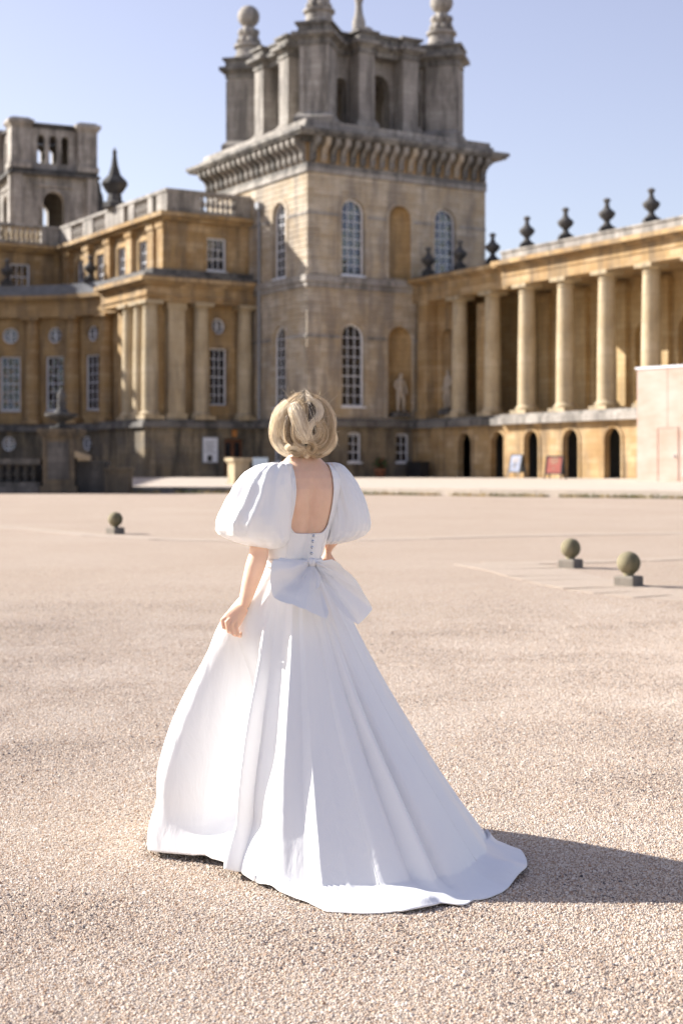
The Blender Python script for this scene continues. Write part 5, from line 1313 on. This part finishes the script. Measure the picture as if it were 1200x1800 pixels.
# leave the face open: cap only over skull back and sides
P2 = [[HC + HR @ hair_surf(radians(-125) + radians(250) * k / 48, i / 29 * .92, -.012) for k in range(49)] for i in range(30)]
m.grid([[tuple(p) for p in row] for row in P2]); cap = ppart('hair_cap', m, 'haircap', person, True, .004)
def make_hair():
    r = random.Random(11); S = []; T = []; RAD = []
    NP = 18
    def strand(pts, tone, rad): S.append(pts); T.append(tone if isinstance(tone, list) else [tone] * NP); RAD.append(rad)
    clamp = lambda v: min(1.0, max(0.0, v))
    def shade(az, h):   # darker underlayer showing where the top locks part
        a = exp(-((az + .30 - .25 * (h - .5)) / .20) ** 2 - ((h - .62) / .24) ** 2)
        b = exp(-((az - .46 + .3 * (h - .4)) / .20) ** 2 - ((h - .44) / .22) ** 2)
        c = .7 * exp(-((az - .08) / .10) ** 2 - ((h - .80) / .12) ** 2)
        return clamp(a + b + c)
    for lock in range(230):
        az0 = radians(-128 + 256 * ((lock * .61803) % 1.0)); lay = r.random()
        tone = clamp(r.gauss(.66, .20)) if lay > .3 else clamp(r.gauss(.40, .18))
        off0 = -.014 + .019 * lay + r.gauss(0, .003); h0 = r.uniform(.0, .14) if lay > .3 else r.uniform(.08, .3); h1 = r.uniform(.80, 1.0)
        if abs(az0) < 1.0: off0 -= .008; tone = clamp(tone - .48)
        drift = -az0 * r.uniform(.05, .42) + r.gauss(0, .16); wav = r.uniform(.05, .24); wf = r.uniform(1.2, 2.8); wp = r.uniform(0, 6.28)
        curl = r.uniform(-.15, 1.0); width = r.uniform(.035, .12); flip = r.uniform(-.014, .010); rw_ = r.uniform(.002, .006); rp = r.uniform(0, 6.28)
        for k in range(85):
            da = r.gauss(0, width * .62); do = r.gauss(0, .0026); tn = tone + r.gauss(0, .12); pts = []; tl = []
            jit = r.uniform(-.03, .02)
            for j in range(NP):
                s = j / (NP - 1); h = h0 + (h1 - h0 + jit) * s
                az = (az0 + da * (.30 + .70 * sin(pi * min(1, s * 1.1)) + .1 * s)) + drift * s ** 1.6 + wav * sin(wf * pi * s + wp) * s
                az = az * (0.45 + .55 * sstep(s / .35)) - .26 * (1 - sstep(s / .35))      # fan out from a parting left of the crown
                dk = shade(az, h)
                o_ = off0 + do + .005 * sin(pi * s) + rw_ * sin(wf * 1.7 * pi * s + rp) * s + flip * sstep((s - .55) / .3) - curl * .05 * sstep((s - .82) / .18) ** 2 - .013 * dk
                p = hair_surf(az, h, o_ * sstep(s / .12) if s < .12 else o_)
                if s > .84: p.z += curl * .024 * ((s - .84) / .16) ** 2
                pts.append(HC + HR @ p); tl.append(clamp(tn - .50 * dk + .10 * (s - .4)))
            strand(pts, tl, .00036)
    # the locks one can pick out, traced over the surface of the head
    def lock_path(path, wid, n, tone, off=.012, th=.006, rise=0.0):
        P = []; wsc = .6 if min(p_[0] for p_ in path) < 487 or max(p_[0] for p_ in path) > 583 else .85
        for (px, py) in path:
            q = px2r(px, py, 5.74) - HC; d = 1 - (q.x / .108) ** 2 - (q.z / .134) ** 2
            P.append(HC + Vector((q.x, -(.104) * sqrt(max(.02, d)) - off, q.z)))
        m_ = len(P); dense = []
        for j in range(NP):
            f = j / (NP - 1) * (m_ - 1); i = min(int(f), m_ - 2); u = f - i
            p0, p1, p2, p3 = P[max(i - 1, 0)], P[i], P[i + 1], P[min(i + 2, m_ - 1)]
            dense.append(.5 * ((2 * p1) + (-p0 + p2) * u + (2 * p0 - 5 * p1 + 4 * p2 - p3) * u * u + (-p0 + 3 * p1 - 3 * p2 + p3) * u ** 3))
        for k in range(n):
            a = max(-1.2, min(1.2, r.gauss(0, .6))); b = r.gauss(0, .7); wv_ = r.gauss(0, .0022); wf_ = r.uniform(3, 9); sa_ = r.uniform(-.25, .25); tn = clamp(tone + r.gauss(0, .12)); pts = []; ph = r.uniform(0, 6.28)
            for j in range(NP):
                s = j / (NP - 1); t_ = (dense[min(j + 1, NP - 1)] - dense[max(j - 1, 0)]).normalized(); side = t_.cross(Vector((0, -1, 0))).normalized()
                w_ = wsc * wid / 463 * (.45 + .75 * sin(pi * (.12 + .80 * s)))
                pts.append(dense[j] + side * ((a + sa_ * (s - .4) * 2) * w_ + wv_ * sin(wf_ * s + ph)) + Vector((0, -1, 0)) * (th * 1.3 * b * (1 - .3 * abs(a)) + rise * (1 - a * a)) + Vector((0, 0, .0012 * sin(ph + s * 7))))
            strand(pts, tn, .00036)
    for (path, wid, n, tone) in [
        ([(508, 710), (494, 726), (485, 748), (483, 770), (490, 788), (504, 797)], 15, 260, .95),  # left locks toned near-white: the sun on them is put into the colour
        ([(504, 706), (487, 722), (480, 742), (479, 762), (483, 782), (494, 795)], 12, 200, 1.0),
        ([(512, 708), (518, 722), (525, 740), (531, 756), (538, 768), (541, 779)], 11, 240, .97),
        ([(522, 702), (532, 712), (536, 728), (533, 744), (534, 758), (538, 770)], 7, 130, .55),
        ([(540, 700), (557, 710), (563, 722), (559, 734), (548, 744), (543, 756), (538, 768), (539, 780)], 5, 160, .97),
        ([(550, 699), (568, 712), (577, 730), (580, 750), (578, 770), (570, 785), (556, 792)], 10, 200, .66),
        ([(560, 702), (577, 718), (585, 738), (584, 756), (589, 772), (583, 787), (570, 796)], 9, 180, .95),
        ([(557, 742), (562, 752), (560, 764), (551, 770), (543, 774)], 4.5, 110, .70),
        ([(565, 738), (571, 752), (570, 768), (561, 780), (549, 784)], 6, 130, .62),
        ([(497, 790), (509, 784), (522, 784), (533, 790), (540, 798), (534, 803)], 6, 160, .86),
        ([(494, 796), (506, 794), (518, 797), (528, 794), (535, 786)], 5, 120, .58),
        ([(541, 776), (552, 779), (556, 788), (549, 795), (542, 790), (545, 783)], 4.5, 120, .66),
        ([(585, 768), (591, 778), (586, 790), (576, 797), (566, 801)], 5, 110, .82),
        ([(548, 796), (558, 799), (568, 797), (578, 790), (584, 780)], 6, 130, .60),
        ([(516, 742), (514, 760), (517, 775), (526, 784), (536, 785)], 3, 60, .62),
        ([(505, 730), (503, 750), (505, 770), (512, 783)], 3.5, 70, .40)]:
        path = [(535 + (x_ - 535) * (.95 - .10 * sstep((y_ - 765) / 35)), y_) for (x_, y_) in path]; lock_path(path, wid, int(n * 1.2), tone, r.uniform(.003, .011), .005, r.uniform(.001, .006))
    # a thin, loose top layer blown across the locks
    for c in range(260):
        az0 = r.uniform(-1.9, 1.9); h0 = r.uniform(.02, .5); h1 = h0 + r.uniform(.2, .5); dr = r.gauss(0, .45); wv_ = r.uniform(.02, .16); ph = r.uniform(0, 6.28); tn = clamp(r.gauss(.72, .22)); o0 = r.uniform(.006, .016); pts = []
        for j in range(NP):
            s = j / (NP - 1); pts.append(HC + HR @ hair_surf(az0 * (.6 + .4 * sstep(s / .4)) + dr * s + wv_ * sin(5 * s + ph) * s, min(.97, h0 + (h1 - h0) * s), o0 + .008 * sin(3.5 * s + ph)))
        strand(pts, tn, .00030)
    # rolled curls at the nape
    for c in range(18):
        az0 = r.uniform(-1.05, 1.15); hh = r.uniform(.80, .96); R0 = r.uniform(.008, .020); tone = clamp(r.gauss(.58, .2)); ph0 = r.uniform(0, 6.28); sgn = r.choice((-1, 1)); tw_ = r.uniform(.6, 1.4)
        for k in range(40):
            ro = R0 * r.uniform(.72, 1.1); da = r.gauss(0, .05); tn = clamp(tone + r.gauss(0, .1)); pts = []
            for j in range(NP):
                s = j / (NP - 1); ph = ph0 + sgn * tw_ * 2 * pi * s
                base = hair_surf(az0 + da + .40 * (s - .5) * sgn, hh, .004); nrm = Vector((base.x, base.y, 0)).normalized()
                p = base + nrm * (ro * cos(ph)) + Vector((0, 0, 1)) * (ro * sin(ph) * 1.1)
                pts.append(HC + HR @ p)
            strand(pts, tn, .00036)
    # fly-away strands catching the light
    for c in range(260):
        az0 = r.uniform(-2.2, 2.2); h0 = r.uniform(.12, .9); L_ = r.uniform(.02, .065); d = Vector((r.gauss(0, .6), r.gauss(0, .3), r.gauss(.35, .6))); base = hair_surf(az0, h0, .004)
        nrm = base.normalized(); tn = r.uniform(.55, 1); pts = []; cv = Vector((r.gauss(0, 1), r.gauss(0, 1), r.gauss(0, 1))) * .025; t_ = Vector((nrm.y, -nrm.x, .5 * r.uniform(-1, 1))) * r.choice((-1, 1))
        for j in range(NP):
            s = j / (NP - 1); p = base + t_ * (L_ * s) + nrm * (L_ * .5 * s * (1.2 - .7 * s)) + d * (.016 * s * s) + cv * sin(s * 5) * s * .5
            pts.append(HC + HR @ p)
        strand(pts, tn, .00026)
    hc = bpy.data.hair_curves.new('hair'); hc.add_curves([NP] * len(S))
    hc.position_data.foreach_set('vector', np.array([[p.x, p.y, p.z] for st in S for p in st], dtype=np.float32).ravel())
    ra = hc.attributes.get('radius') or hc.attributes.new('radius', 'FLOAT', 'POINT')
    ra.data.foreach_set('value', np.array([rd * (1 if j < NP - 4 else (NP - j) / 5 + .2) for rd in RAD for j in range(NP)], dtype=np.float32))
    ta = hc.attributes.new('tone', 'FLOAT', 'POINT')
    ta.data.foreach_set('value', np.array([v for t in T for v in t], dtype=np.float32))
    hc.materials.append(MT['hair'])
    o = bpy.data.objects.new('hair', hc); COL.objects.link(o); o.parent = person
    o['label'] = 'short tousled blonde hair with darker roots'
    return o
make_hair()
